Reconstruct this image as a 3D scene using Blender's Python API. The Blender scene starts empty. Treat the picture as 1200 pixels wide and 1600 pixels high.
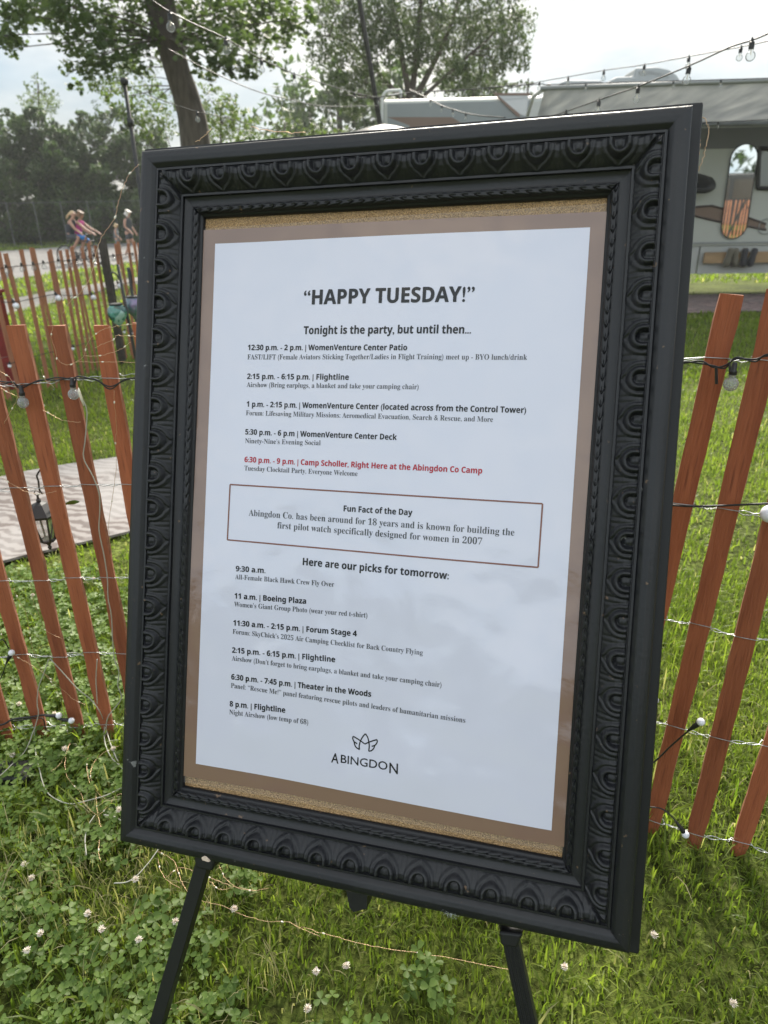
import bpy, bmesh, math, random
import numpy as np
from mathutils import Vector, Matrix
SC = bpy.context.scene
COL = SC.collection
R = math.radians
rng = np.random.default_rng(7)
random.seed(7)

# ------------------------------------------------------------------ camera, sky, sun, exposure
PITCH, ROLL, FPX, CAMZ = 24.3, 1.0, 1080.0, 1.42
_t, _r = R(PITCH), R(ROLL)
FW = np.array([0, math.cos(_t), -math.sin(_t)])
_u0 = np.array([0, math.sin(_t), math.cos(_t)]); _r0 = np.array([1.0, 0, 0])
RT = math.cos(_r)*_r0 - math.sin(_r)*_u0
UP = math.sin(_r)*_r0 + math.cos(_r)*_u0
CAM = np.array([0, 0, CAMZ])
cd = bpy.data.cameras.new('camera'); cam = bpy.data.objects.new('camera', cd); COL.objects.link(cam)
cam.matrix_world = Matrix(((RT[0], UP[0], -FW[0], 0), (RT[1], UP[1], -FW[1], 0), (RT[2], UP[2], -FW[2], CAMZ), (0, 0, 0, 1)))
cd.sensor_fit = 'VERTICAL'; cd.sensor_height = 36.0; cd.lens = FPX/1600*36.0
cd.clip_start = 0.05; cd.clip_end = 2000
cd.dof.use_dof = True; cd.dof.focus_distance = 1.2; cd.dof.aperture_fstop = 6.0
SC.camera = cam

SUN_EL, SUN_AZ = 40.0, 8.0          # azimuth clockwise from +Y
w = bpy.data.worlds.new('World'); SC.world = w; w.use_nodes = True
nt = w.node_tree; N = nt.nodes; L = nt.links; N.clear()
wo = N.new('ShaderNodeOutputWorld'); bg = N.new('ShaderNodeBackground'); L.new(bg.outputs[0], wo.inputs[0])
sky = N.new('ShaderNodeTexSky'); sky.sky_type = 'NISHITA'; sky.sun_disc = False
sky.sun_elevation = R(SUN_EL); sky.sun_rotation = R(SUN_AZ); sky.dust_density = 1.0; sky.air_density = 1.0
tc = N.new('ShaderNodeTexCoord'); mp = N.new('ShaderNodeMapping'); mp.inputs['Scale'].default_value = (1.0, 1.0, 3.2)
nz = N.new('ShaderNodeTexNoise'); nz.inputs['Scale'].default_value = 2.6; nz.inputs['Detail'].default_value = 7; nz.inputs['Roughness'].default_value = .58
cr = N.new('ShaderNodeValToRGB'); cr.color_ramp.elements[0].position = .40; cr.color_ramp.elements[0].color = (.86, .86, .86, 1)
cr.color_ramp.elements[1].position = .66; cr.color_ramp.elements[1].color = (.96, .96, .96, 1)
nz2 = N.new('ShaderNodeTexNoise'); nz2.inputs['Scale'].default_value = 3.4; nz2.inputs['Detail'].default_value = 5
cr2 = N.new('ShaderNodeValToRGB'); cr2.color_ramp.elements[0].position = .38; cr2.color_ramp.elements[0].color = (1.85, 2.4, 2.9, 1)
cr2.color_ramp.elements[1].position = .64; cr2.color_ramp.elements[1].color = (4.6, 4.45, 4.1, 1)
mx = N.new('ShaderNodeMixRGB')
L.new(tc.outputs['Generated'], mp.inputs[0]); L.new(mp.outputs[0], nz.inputs['Vector']); L.new(nz.outputs['Fac'], cr.inputs[0])
L.new(mp.outputs[0], nz2.inputs['Vector']); L.new(nz2.outputs['Fac'], cr2.inputs[0])
L.new(cr.outputs[0], mx.inputs[0]); L.new(sky.outputs[0], mx.inputs[1])
# clouds opposite the sun brightened to light the shaded sheet, those ahead dimmed
sx = N.new('ShaderNodeSeparateXYZ'); mr_ = N.new('ShaderNodeMapRange'); mr_.inputs[1].default_value = -.7; mr_.inputs[2].default_value = .5; mr_.inputs[3].default_value = 1.75; mr_.inputs[4].default_value = .68
vm = N.new('ShaderNodeVectorMath'); vm.operation = 'SCALE'
L.new(tc.outputs['Generated'], sx.inputs[0]); L.new(sx.outputs[1], mr_.inputs[0]); L.new(cr2.outputs[0], vm.inputs[0]); L.new(mr_.outputs[0], vm.inputs['Scale']); L.new(vm.outputs[0], mx.inputs[2])
dt_ = N.new('ShaderNodeVectorMath'); dt_.operation = 'DOT_PRODUCT'; dt_.inputs[1].default_value = (math.sin(R(SUN_AZ))*math.cos(R(SUN_EL)), math.cos(R(SUN_AZ))*math.cos(R(SUN_EL)), math.sin(R(SUN_EL)))
pw_ = N.new('ShaderNodeMath'); pw_.operation = 'POWER'; pw_.use_clamp = True; pw_.inputs[1].default_value = 11
gl_ = N.new('ShaderNodeMixRGB'); gl_.blend_type = 'ADD'; gl_.inputs[2].default_value = (1.5, 1.25, .75, 1)
L.new(tc.outputs['Generated'], dt_.inputs[0]); L.new(dt_.outputs['Value'], pw_.inputs[0]); L.new(pw_.outputs[0], gl_.inputs[0]); L.new(mx.outputs[0], gl_.inputs[1])
L.new(gl_.outputs[0], bg.inputs[0]); bg.inputs[1].default_value = 0.14
sd = bpy.data.lights.new('sun', 'SUN'); sd.energy = 5.0; sd.angle = R(17); sd.color = (1, .93, .82)
sun = bpy.data.objects.new('sun', sd); COL.objects.link(sun)
sdir = Vector((math.sin(R(SUN_AZ))*math.cos(R(SUN_EL)), math.cos(R(SUN_AZ))*math.cos(R(SUN_EL)), math.sin(R(SUN_EL))))
sun.rotation_euler = sdir.to_track_quat('Z', 'Y').to_euler(); sun.location = (3, 10, 20)
SC.view_settings.view_transform = 'Standard'; SC.view_settings.look = 'None'
SC.view_settings.exposure = 0.98; SC.view_settings.gamma = 1.0
SC.render.engine = 'CYCLES'
SC.cycles.max_bounces = 8; SC.cycles.transparent_max_bounces = 24; SC.cycles.transmission_bounces = 6
SC.cycles.use_denoising = True; SC.cycles.volume_bounces = 0
HAZE = .0009

# ------------------------------------------------------------------ measuring helpers (a photo point seen at a known place in the world)
def ray(x, y): return (x-600)/FPX*RT - (y-800)/FPX*UP + FW
def gz(y):
    y = np.asarray(y, float)
    return -.022*np.clip(y-1.6, 0, 26.4) + .016*np.clip(y-28, 0, 40)
def at_ground(x, y, off=0.0):
    d = ray(x, y); a, b = 0.0, 300.0
    for _ in range(50):
        t = (a+b)/2; p = CAM+d*t
        if p[2] > gz(p[1])+off: a = t
        else: b = t
    return p
def at_y(x, y, Y): d = ray(x, y); return CAM + d*(Y/d[1])
def at_plane(x, y, o, n):
    d = ray(x, y); return CAM + d*(((np.asarray(o)-CAM) @ n)/(d @ n))

# ------------------------------------------------------------------ object helpers
def tag(o, label=None, cat=None, group=None, kind=None):
    if label: o['label'] = label
    if cat: o['category'] = cat
    if group: o['group'] = group
    if kind: o['kind'] = kind
    return o
def empty(name, loc, label=None, cat=None, group=None):
    o = bpy.data.objects.new(name, None); COL.objects.link(o); o.location = [float(c) for c in loc]; o.empty_display_size = .1
    return tag(o, label, cat, group)
def wloc(o):
    v = np.zeros(3)
    while o is not None: v = v+np.array(o.location); o = o.parent
    return v
def build(name, V, F, mat, parent=None, smooth=False, attr=None):
    """V (n,3) world coordinates, F list of faces or (m,k) array -> ONE linked mesh object"""
    V = np.asarray(V, np.float32).reshape(-1, 3)
    if parent is not None: V = V-wloc(parent).astype(np.float32)
    me = bpy.data.meshes.new(name)
    if isinstance(F, np.ndarray):
        m, k = F.shape
        me.vertices.add(len(V)); me.vertices.foreach_set('co', V.ravel())
        me.loops.add(m*k); me.loops.foreach_set('vertex_index', F.astype(np.int32).ravel())
        me.polygons.add(m); me.polygons.foreach_set('loop_start', np.arange(0, m*k, k, dtype=np.int32))
        me.update(calc_edges=True); me.validate()
    else:
        me.from_pydata([tuple(map(float, v)) for v in V], [], [tuple(int(i) for i in f) for f in F]); me.update()
    if attr is not None:
        a = me.attributes.new('var', 'FLOAT', 'POINT'); a.data.foreach_set('value', np.asarray(attr, np.float32))
    if smooth: me.polygons.foreach_set('use_smooth', np.ones(len(me.polygons), bool))
    if mat is not None: me.materials.append(mat)
    o = bpy.data.objects.new(name, me); COL.objects.link(o)
    if parent is not None: o.parent = parent
    return o
class MB:
    def __init__(s): s.v = []; s.f = []
    def add(s, V, F):
        b = len(s.v); s.v.extend([tuple(map(float, p)) for p in V]); s.f.extend([tuple(int(i)+b for i in f) for f in F]); return s
    def box(s, c, size, ax=None):
        c = np.asarray(c, float); h = np.asarray(size, float)/2
        A = np.eye(3) if ax is None else np.asarray(ax, float)
        V = [c+A[0]*h[0]*i+A[1]*h[1]*j+A[2]*h[2]*k for i in (-1, 1) for j in (-1, 1) for k in (-1, 1)]
        return s.add(V, [(0, 1, 3, 2), (4, 6, 7, 5), (0, 4, 5, 1), (2, 3, 7, 6), (0, 2, 6, 4), (1, 5, 7, 3)])
    def tube(s, pts, rad, n=8, cap=True):
        P = np.asarray(pts, float); m = len(P); rad = np.broadcast_to(np.asarray(rad, float), (m,))
        T = np.gradient(P, axis=0); T /= np.linalg.norm(T, axis=1)[:, None]+1e-12
        ref = np.array([0, 0, 1.0]) if abs(T[0][2]) < .9 else np.array([1.0, 0, 0])
        a = np.cross(T[0], ref); a /= np.linalg.norm(a)
        V = []
        for i in range(m):
            a = a-T[i]*(a @ T[i]); a /= np.linalg.norm(a)+1e-12; b = np.cross(T[i], a)
            for k in range(n):
                t = 2*math.pi*k/n; V.append(P[i]+rad[i]*(math.cos(t)*a+math.sin(t)*b))
        F = [(i*n+k, i*n+(k+1) % n, (i+1)*n+(k+1) % n, (i+1)*n+k) for i in range(m-1) for k in range(n)]
        if cap: F += [tuple(range(n))[::-1], tuple((m-1)*n+k for k in range(n))]
        return s.add(V, F)
    def lathe(s, o, prof, n=16, ax=None):
        """prof list of (r, h) along the axis ax (default z)"""
        o = np.asarray(o, float); z = np.array([0, 0, 1.0]) if ax is None else np.asarray(ax, float)/np.linalg.norm(ax)
        ref = np.array([1.0, 0, 0]) if abs(z[0]) < .9 else np.array([0, 1.0, 0])
        a = np.cross(z, ref); a /= np.linalg.norm(a); b = np.cross(z, a)
        V = [o+z*h+max(r, 1e-5)*(math.cos(2*math.pi*k/n)*a+math.sin(2*math.pi*k/n)*b) for r, h in prof for k in range(n)]
        F = [(i*n+k, i*n+(k+1) % n, (i+1)*n+(k+1) % n, (i+1)*n+k) for i in range(len(prof)-1) for k in range(n)]
        F += [tuple(range(n))[::-1], tuple((len(prof)-1)*n+k for k in range(n))]
        return s.add(V, F)
    def prism(s, poly, d):
        """closed outline poly (n,3) pushed by the vector d"""
        P = np.asarray(poly, float); n = len(P); d = np.asarray(d, float)
        return s.add(list(P)+list(P+d), [tuple(range(n)), tuple(range(2*n-1, n-1, -1))]+[(i, i+n, (i+1) % n+n, (i+1) % n) for i in range(n)])
    def build(s, name, mat, parent=None, smooth=False): return build(name, s.v, s.f, mat, parent, smooth)
def instance(src, name, parent, loc, rot=None, scale=None):
    o = src.copy(); o.name = name; COL.objects.link(o); o.parent = parent; o.location = [float(c) for c in loc]
    if rot is not None: o.rotation_euler = rot
    if scale is not None: o.scale = scale
    return o
def smooth_path(pts, per=8):
    P = np.asarray(pts, float)
    if len(P) < 3: return np.array([P[0]+(P[-1]-P[0])*t for t in np.linspace(0, 1, per+1)])
    Q = np.vstack([2*P[0]-P[1], P, 2*P[-1]-P[-2]]); out = []
    for i in range(1, len(Q)-2):
        p0, p1, p2, p3 = Q[i-1:i+3]
        for t in np.linspace(0, 1, per, endpoint=False):
            out.append(.5*((2*p1)+(-p0+p2)*t+(2*p0-5*p1+4*p2-p3)*t*t+(-p0+3*p1-3*p2+p3)*t**3))
    return np.array(out+[P[-1]])

# ------------------------------------------------------------------ materials
def mat(name, col, rough=.6, metal=0.0, var=0.0, vscale=8.0, bump=0.0, bscale=60.0, col2=None, spec=.5, coat=0.0, stretch=None, detail=5.0, coat_rough=.1):
    m = bpy.data.materials.new(name); m.use_nodes = True; t = m.node_tree; b = t.nodes['Principled BSDF']
    b.inputs['Base Color'].default_value = (*col, 1); b.inputs['Roughness'].default_value = rough; b.inputs['Metallic'].default_value = metal
    b.inputs['Specular IOR Level'].default_value = spec; b.inputs['Coat Weight'].default_value = coat; b.inputs['Coat Roughness'].default_value = coat_rough
    if var or bump or col2:
        c = t.nodes.new('ShaderNodeTexCoord'); mpn = t.nodes.new('ShaderNodeMapping'); t.links.new(c.outputs['Object'], mpn.inputs[0])
        if stretch: mpn.inputs['Scale'].default_value = stretch
        if var or col2:
            n = t.nodes.new('ShaderNodeTexNoise'); n.inputs['Scale'].default_value = vscale; n.inputs['Detail'].default_value = detail
            t.links.new(mpn.outputs[0], n.inputs['Vector'])
            rp = t.nodes.new('ShaderNodeValToRGB'); rp.color_ramp.elements[0].position = .32; rp.color_ramp.elements[1].position = .68
            c2 = col2 if col2 else [min(1, x*(1+var)) for x in col]; c1 = col if col2 else [x*(1-var) for x in col]
            rp.color_ramp.elements[0].color = (*c1, 1); rp.color_ramp.elements[1].color = (*c2, 1)
            t.links.new(n.outputs['Fac'], rp.inputs[0]); t.links.new(rp.outputs[0], b.inputs['Base Color'])
        if bump:
            n2 = t.nodes.new('ShaderNodeTexNoise'); n2.inputs['Scale'].default_value = bscale; n2.inputs['Detail'].default_value = 4
            t.links.new(mpn.outputs[0], n2.inputs['Vector'])
            bn = t.nodes.new('ShaderNodeBump'); bn.inputs['Strength'].default_value = bump; bn.inputs['Distance'].default_value = .004
            t.links.new(n2.outputs['Fac'], bn.inputs['Height']); t.links.new(bn.outputs[0], b.inputs['Normal'])
    return m
def leaf_mat(name, c1, c2, trans=.45, rough=.5, c3=None):
    """thin leaf: diffuse + gloss + light let through; the hue differs leaf by leaf with the attribute var"""
    m = bpy.data.materials.new(name); m.use_nodes = True; t = m.node_tree; t.nodes.clear()
    o = t.nodes.new('ShaderNodeOutputMaterial'); b = t.nodes.new('ShaderNodeBsdfPrincipled'); tr = t.nodes.new('ShaderNodeBsdfTranslucent')
    x = t.nodes.new('ShaderNodeMixShader'); x.inputs[0].default_value = trans
    a = t.nodes.new('ShaderNodeAttribute'); a.attribute_name = 'var'
    rp = t.nodes.new('ShaderNodeValToRGB'); rp.color_ramp.elements[0].color = (*c1, 1); rp.color_ramp.elements[1].color = (*c2, 1)
    rp.color_ramp.elements[1].position = .9
    if c3:
        e = rp.color_ramp.elements.new(.97); e.color = (*c3, 1)
    t.links.new(a.outputs['Fac'], rp.inputs[0]); t.links.new(rp.outputs[0], b.inputs['Base Color'])
    mul = t.nodes.new('ShaderNodeMixRGB'); mul.blend_type = 'MULTIPLY'; mul.inputs[0].default_value = 1; mul.inputs[2].default_value = (1.40, 1.60, .75, 1)
    t.links.new(rp.outputs[0], mul.inputs[1]); t.links.new(mul.outputs[0], tr.inputs[0])
    b.inputs['Roughness'].default_value = rough; b.inputs['Specular IOR Level'].default_value = .35
    t.links.new(b.outputs[0], x.inputs[1]); t.links.new(tr.outputs[0], x.inputs[2]); t.links.new(x.outputs[0], o.inputs[0])
    return m
def glass_mat(name, tint=(1, 1, 1), white=0.0, bump=0.0, bscale=300.0, ior=1.5):
    m = bpy.data.materials.new(name); m.use_nodes = True; t = m.node_tree; t.nodes.clear()
    o = t.nodes.new('ShaderNodeOutputMaterial'); tr = t.nodes.new('ShaderNodeBsdfTransparent'); tr.inputs[0].default_value = (*tint, 1)
    g = t.nodes.new('ShaderNodeBsdfGlossy'); g.inputs['Roughness'].default_value = .05
    fr = t.nodes.new('ShaderNodeFresnel'); fr.inputs[0].default_value = ior
    x = t.nodes.new('ShaderNodeMixShader'); t.links.new(fr.outputs[0], x.inputs[0]); t.links.new(tr.outputs[0], x.inputs[1]); t.links.new(g.outputs[0], x.inputs[2])
    last = x
    if bump:
        c = t.nodes.new('ShaderNodeTexCoord'); v = t.nodes.new('ShaderNodeTexVoronoi'); v.inputs['Scale'].default_value = bscale
        t.links.new(c.outputs['Object'], v.inputs['Vector'])
        bn = t.nodes.new('ShaderNodeBump'); bn.inputs['Strength'].default_value = bump; bn.inputs['Distance'].default_value = .003
        t.links.new(v.outputs['Distance'], bn.inputs['Height']); t.links.new(bn.outputs[0], g.inputs['Normal']); t.links.new(bn.outputs[0], fr.inputs['Normal'])
    if white:
        d = t.nodes.new('ShaderNodeBsdfDiffuse'); d.inputs[0].default_value = (.75, .76, .78, 1)
        y = t.nodes.new('ShaderNodeMixShader'); y.inputs[0].default_value = white
        t.links.new(last.outputs[0], y.inputs[1]); t.links.new(d.outputs[0], y.inputs[2]); last = y
    t.links.new(last.outputs[0], o.inputs[0]); return m

M_BLACK = mat('black_paint', (.0075, .008, .0105), .42, bump=.12, bscale=140, spec=.45)
M_BACK = mat('black_back_paint', (.008, .0085, .0095), .5, spec=.4)
M_EASEL = mat('black_anodised', (.008, .008, .009), .5, bump=.05, bscale=200)
M_CHIP = mat('bare_plaster_chip', (.62, .50, .40), .9, var=.15, vscale=300)
M_SCUFF = mat('worn_wood', (.22, .12, .06), .8, var=.3, vscale=200)
M_GREY = mat('scuffed_paint', (.35, .36, .38), .8, var=.4, vscale=500)
M_SLAT = mat('stained_slat_wood', (.255, .078, .040), .82, col2=(.41, .142, .074), vscale=14, bump=.8, bscale=90, stretch=(3.0, 3.0, .35), detail=8)
def streaks(m, dark, pale):
    t = m.node_tree; b = t.nodes['Principled BSDF']; src = b.inputs['Base Color'].links[0].from_socket
    c = t.nodes.new('ShaderNodeTexCoord'); mp_ = t.nodes.new('ShaderNodeMapping'); mp_.inputs['Scale'].default_value = (9, 9, .5); t.links.new(c.outputs['Object'], mp_.inputs[0])
    for sc, lo, hi, col, f in ((26, .56, .70, dark, .5), (5, .55, .80, pale, .45)):
        n = t.nodes.new('ShaderNodeTexNoise'); n.inputs['Scale'].default_value = sc; n.inputs['Detail'].default_value = 6; t.links.new(mp_.outputs[0], n.inputs['Vector'])
        mr = t.nodes.new('ShaderNodeMapRange'); mr.inputs[1].default_value = lo; mr.inputs[2].default_value = hi; mr.inputs[4].default_value = f; t.links.new(n.outputs['Fac'], mr.inputs[0])
        x = t.nodes.new('ShaderNodeMixRGB'); x.inputs[2].default_value = (*col, 1); t.links.new(mr.outputs[0], x.inputs[0]); t.links.new(src, x.inputs[1]); src = x.outputs[0]
    oi = t.nodes.new('ShaderNodeObjectInfo'); hs = t.nodes.new('ShaderNodeHueSaturation'); mr = t.nodes.new('ShaderNodeMapRange'); mr.inputs[3].default_value = .78; mr.inputs[4].default_value = 1.22
    t.links.new(oi.outputs['Random'], mr.inputs[0]); t.links.new(mr.outputs[0], hs.inputs['Value']); hs.inputs['Saturation'].default_value = 1.06; t.links.new(src, hs.inputs['Color'])
    t.links.new(hs.outputs[0], b.inputs['Base Color'])
streaks(M_SLAT, (.11, .032, .018), (.42, .185, .11))
def worn(m):
    """chipped and dusty paint: small bare specks where a fine noise peaks"""
    t = m.node_tree; b = t.nodes['Principled BSDF']; c = t.nodes.new('ShaderNodeTexCoord'); src = None
    base = b.inputs['Base Color'].default_value[:]
    for sc, lo, hi, col, f in ((6, .45, .8, (.016, .016, .017), .7), (75, .70, .74, (.16, .10, .06), .9), (38, .73, .76, (.30, .30, .30), .6)):
        n = t.nodes.new('ShaderNodeTexNoise'); n.inputs['Scale'].default_value = sc; n.inputs['Detail'].default_value = 5; t.links.new(c.outputs['Object'], n.inputs['Vector'])
        mr = t.nodes.new('ShaderNodeMapRange'); mr.inputs[1].default_value = lo; mr.inputs[2].default_value = hi; mr.inputs[4].default_value = f; t.links.new(n.outputs['Fac'], mr.inputs[0])
        x = t.nodes.new('ShaderNodeMixRGB'); x.inputs[2].default_value = (*col, 1); t.links.new(mr.outputs[0], x.inputs[0])
        if src is None: x.inputs[1].default_value = base
        else: t.links.new(src, x.inputs[1])
        src = x.outputs[0]
    t.links.new(src, b.inputs['Base Color'])
worn(M_BLACK)
M_SLAT_END = mat('cut_slat_wood', (.36, .15, .09), .85, var=.25, vscale=60)
M_SLAT_FAR = mat('weathered_slat_wood', (.28, .105, .058), .8, col2=(.40, .18, .10), vscale=9, bump=.4, bscale=60, stretch=(3, 3, .4))
M_WIRE = mat('galvanised_wire', (.45, .46, .47), .4, metal=.9)
M_RUSTWIRE = mat('dark_wire', (.12, .11, .11), .5, metal=.7)
M_CABLE = mat('black_cable', (.012, .012, .013), .45)
M_COPPER = mat('copper_wire', (.62, .42, .26), .4, metal=.7)
M_LED = mat('clear_led_drop', (.85, .80, .66), .15, coat=.6)
M_WCABLE = mat('white_cable', (.42, .42, .36), .4)
M_WGLOBE = mat('white_globe', (.80, .81, .88), .35, coat=.3)
M_GLASS = glass_mat('clear_bulb_glass', (.97, .98, .98), white=.12, ior=1.22)
M_CRACK = glass_mat('crackle_glass', (.86, .87, .88), white=.22, bump=1.0, bscale=260)
M_PANE = glass_mat('lantern_glass', (.9, .9, .9), white=.12)
M_FIL = mat('filament', (.8, .7, .5), .3)
M_BARK = mat('bark', (.055, .045, .036), .9, col2=(.11, .092, .075), vscale=6, bump=1.0, bscale=14, stretch=(3, 3, .6))
M_MAPLE = leaf_mat('maple_leaf', (.058, .090, .040), (.118, .155, .070), .5)
M_CENTRE = leaf_mat('oak_leaf', (.045, .070, .034), (.090, .122, .056), .45)
M_SUNNY = leaf_mat('willow_leaf', (.060, .095, .024), (.125, .165, .050), .5)
M_THICK = leaf_mat('thicket_leaf', (.028, .058, .022), (.095, .145, .052), .36)
M_THICK2 = leaf_mat('shrub_leaf', (.040, .070, .030), (.085, .120, .048), .4)
M_GRASS = leaf_mat('grass_blade', (.085, .135, .020), (.240, .285, .060), .55, .45, c3=(.38, .34, .20))
M_CLOVER = leaf_mat('clover_leaf', (.088, .148, .030), (.180, .265, .066), .42, .5)
M_PETAL = mat('clover_petal', (.85, .82, .74), .7, col2=(.70, .58, .50), vscale=120)
M_STEM = mat('green_stem', (.10, .17, .04), .6)
M_CORK = bpy.data.materials.new('glitter_cork')

# ------------------------------------------------------------------ ground, road, path, rugs
def ground_mat():
    m = bpy.data.materials.new('lawn_soil'); m.use_nodes = True; t = m.node_tree; b = t.nodes['Principled BSDF']; b.inputs['Roughness'].default_value = .95
    b.inputs['Specular IOR Level'].default_value = .15
    c = t.nodes.new('ShaderNodeTexCoord')
    n1 = t.nodes.new('ShaderNodeTexNoise'); n1.inputs['Scale'].default_value = 1.3; n1.inputs['Detail'].default_value = 8
    n2 = t.nodes.new('ShaderNodeTexNoise'); n2.inputs['Scale'].default_value = 38; n2.inputs['Detail'].default_value = 6
    r1 = t.nodes.new('ShaderNodeValToRGB'); r1.color_ramp.elements[0].color = (.052, .070, .016, 1); r1.color_ramp.elements[1].color = (.140, .175, .038, 1)
    r1.color_ramp.elements[0].position = .3; r1.color_ramp.elements[1].position = .72
    r2 = t.nodes.new('ShaderNodeValToRGB'); r2.color_ramp.elements[0].color = (.35, .33, .30, 1); r2.color_ramp.elements[1].color = (1.5, 1.5, 1.4, 1)
    r2.color_ramp.elements[0].position = .35; r2.color_ramp.elements[1].position = .7
    mm = t.nodes.new('ShaderNodeMixRGB'); mm.blend_type = 'MULTIPLY'; mm.inputs[0].default_value = 1
    for n in (n1, n2): t.links.new(c.outputs['Object'], n.inputs['Vector'])
    t.links.new(n1.outputs['Fac'], r1.inputs[0]); t.links.new(n2.outputs['Fac'], r2.inputs[0])
    t.links.new(r1.outputs[0], mm.inputs[1]); t.links.new(r2.outputs[0], mm.inputs[2])
    t.links.new(mm.outputs[0], b.inputs['Base Color'])
    bn = t.nodes.new('ShaderNodeBump'); bn.inputs['Strength'].default_value = 1; bn.inputs['Distance'].default_value = .03
    t.links.new(n2.outputs['Fac'], bn.inputs['Height']); t.links.new(bn.outputs[0], b.inputs['Normal'])
    return m
ys = np.concatenate([[-45, -20, 0, 1.6], np.arange(3, 28.1, 2.5), [28], np.arange(31, 68.1, 4), [68, 90, 115]]); ys = np.unique(ys)
xs = np.array([-110, -60, -20, 0, 20, 60, 110.0])
GV = [(x, y, float(gz(y))) for y in ys for x in xs]; nx = len(xs)
GF = [(j*nx+i, j*nx+i+1, (j+1)*nx+i+1, (j+1)*nx+i) for j in range(len(ys)-1) for i in range(nx-1)]
tag(build('ground', GV, GF, ground_mat(), smooth=True), kind='structure')
def drape(name, near, far, m, off, n=14, k=10):
    """sheet lying on the ground between two edges given as world points"""
    A = smooth_path(near, 6); B = smooth_path(far, 6)
    ta = np.linspace(0, len(A)-1, n); tb = np.linspace(0, len(B)-1, n)
    ip = lambda P, t: np.array([np.interp(t, range(len(P)), P[:, i]) for i in range(3)]).T
    A = ip(A, ta); B = ip(B, tb); V = []
    for j in range(k+1):
        for i in range(n):
            p = A[i]+(B[i]-A[i])*j/k; V.append((p[0], p[1], float(gz(p[1]))+off))
    F = [(j*n+i, j*n+i+1, (j+1)*n+i+1, (j+1)*n+i) for j in range(k) for i in range(n-1)]
    return build(name, V, F, m)
M_ROAD = mat('asphalt', (.14, .135, .13), .9, var=.25, vscale=3, bump=.3, bscale=40)
M_PATH = mat('pale_gravel_path', (.16, .155, .145), .95, var=.35, vscale=9, bump=.4, bscale=50)
g = at_ground
def ext(a, b, t): a = np.asarray(a); b = np.asarray(b); return a+(b-a)*t
rn = [g(0, 440), g(135, 421)]; rf = [g(0, 393), g(135, 384)]
road = drape('road', [ext(rn[0], rn[1], -2), rn[0], rn[1], ext(rn[0], rn[1], 12)], [ext(rf[0], rf[1], -2), rf[0], rf[1], ext(rf[0], rf[1], 6)], M_ROAD, .02, 60, 20)
tag(road, kind='structure')
pn = [g(0, 496), g(110, 467), g(210, 446)]; pf = [g(0, 471), g(110, 450), g(215, 434)]
path = drape('path', [ext(pn[0], pn[2], -1.0)]+pn+[ext(pn[0], pn[2], 3)], [ext(pf[0], pf[2], -1.0)]+pf+[ext(pf[0], pf[2], 3)], M_PATH, .012, 40, 10)
tag(path, kind='structure')

# ------------------------------------------------------------------ the framed schedule on its easel
FO = np.array([-0.01506296, 0.98145765, 0.96061633]); FU = np.array([0.96101293, -0.27438689, 0.03414644])
FV = np.array([0.06923964, 0.35836577, 0.93101012]); FN = np.array([-0.26769389, -0.89234848, 0.36339259])
def fp(u, v, w=0.0):
    u, v, w = np.asarray(u)[..., None], np.asarray(v)[..., None], np.asarray(w)[..., None]
    return FO + u*FU + v*FV + w*FN
def puv(x, y, w=0.0):
    p = at_plane(x, y, FO+FN*w, FN)-FO; return float(p @ FU), float(p @ FV)
sign = empty('framed_sign', fp(0, -.58, -.01), 'large ornate black picture frame holding a laminated schedule of printed events, standing on an easel', 'framed sign')
UW, VH = .415, .578      # half size of the front of the moulding
D_IN = .099
def sstep(a, b, x): t = np.clip((x-a)/(b-a), 0, 1); return t*t*(3-2*t)
def profile(t):
    k = np.array([0, .0015, .006, .013, .021, .0265, .028, .0285, .0318, .0322, .0335, .038, .045, .053, .060, .066, .0664, .0695, .070, .074, .080, .0835, .084, .0842, .094, .0945, .098, .099])
    h = np.array([.0372, .0392, .0412, .0422, .0404, .0357, .0345, .0372, .0372, .0345, .0345, .0362, .0352, .0315, .026, .0205, .0222, .0222, .0165, .0140, .0125, .0125, .0138, .0128, .0118, .0085, .0062, .0004])
    return np.interp(t, k, h)
def ornament(s, t, P):
    """carved leaf band: horseshoe, lobe with a pointed tip and the fan between two lobes"""
    a = (s/P - np.round(s/P))*P; y = t-.0335; W = .0325
    m = sstep(0, .0015, y)*sstep(0, .0015, W-y)
    ay = np.maximum(0, y-.0085)
    d = np.sqrt((a*.98)**2+ay**2)
    h = np.zeros_like(a)
    ring = (d >= .0072) & (d < .0165)
    h = np.where(d < .0072, .0016*sstep(.0072, .0, d)-.0006, h)
    h = np.where(ring, .0022+.0070*np.sin(np.pi*np.clip((d-.0072)/.0093, 0, 1))**.8, h)
    tip = np.maximum(0, 1-np.abs(a)/.007)*.006
    dd = d-tip*sstep(.010, .022, y)
    lobe = (d >= .0165) & (dd < .0235)
    h = np.where(lobe, .0010+.0030*np.sin(np.pi*np.clip((dd-.0165)/.0075, .02, 1))**.7, h)
    fan = (~ring) & (d >= .0072) & (~lobe)
    b = np.abs(np.abs(a)-P/2)
    h = np.where(fan, .0002+.0014*np.abs(np.cos(np.clip(b/.010, 0, 1)*np.pi*1.25))*sstep(-.002, .012, y), h)
    return h*m
def laurel(s, t):
    P = .0185; y = (t-.089)/.0048; q = (s-np.abs(y)*.010)/P; f = q-np.floor(q)
    return np.where(np.abs(y) < 1, (1-y*y)*.0012+.0036*np.sqrt(np.clip(1-f, 0, 1))*(1-np.abs(y)**3)-.0012*np.exp(-(y/.16)**2)*(f < .5), 0)
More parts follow.
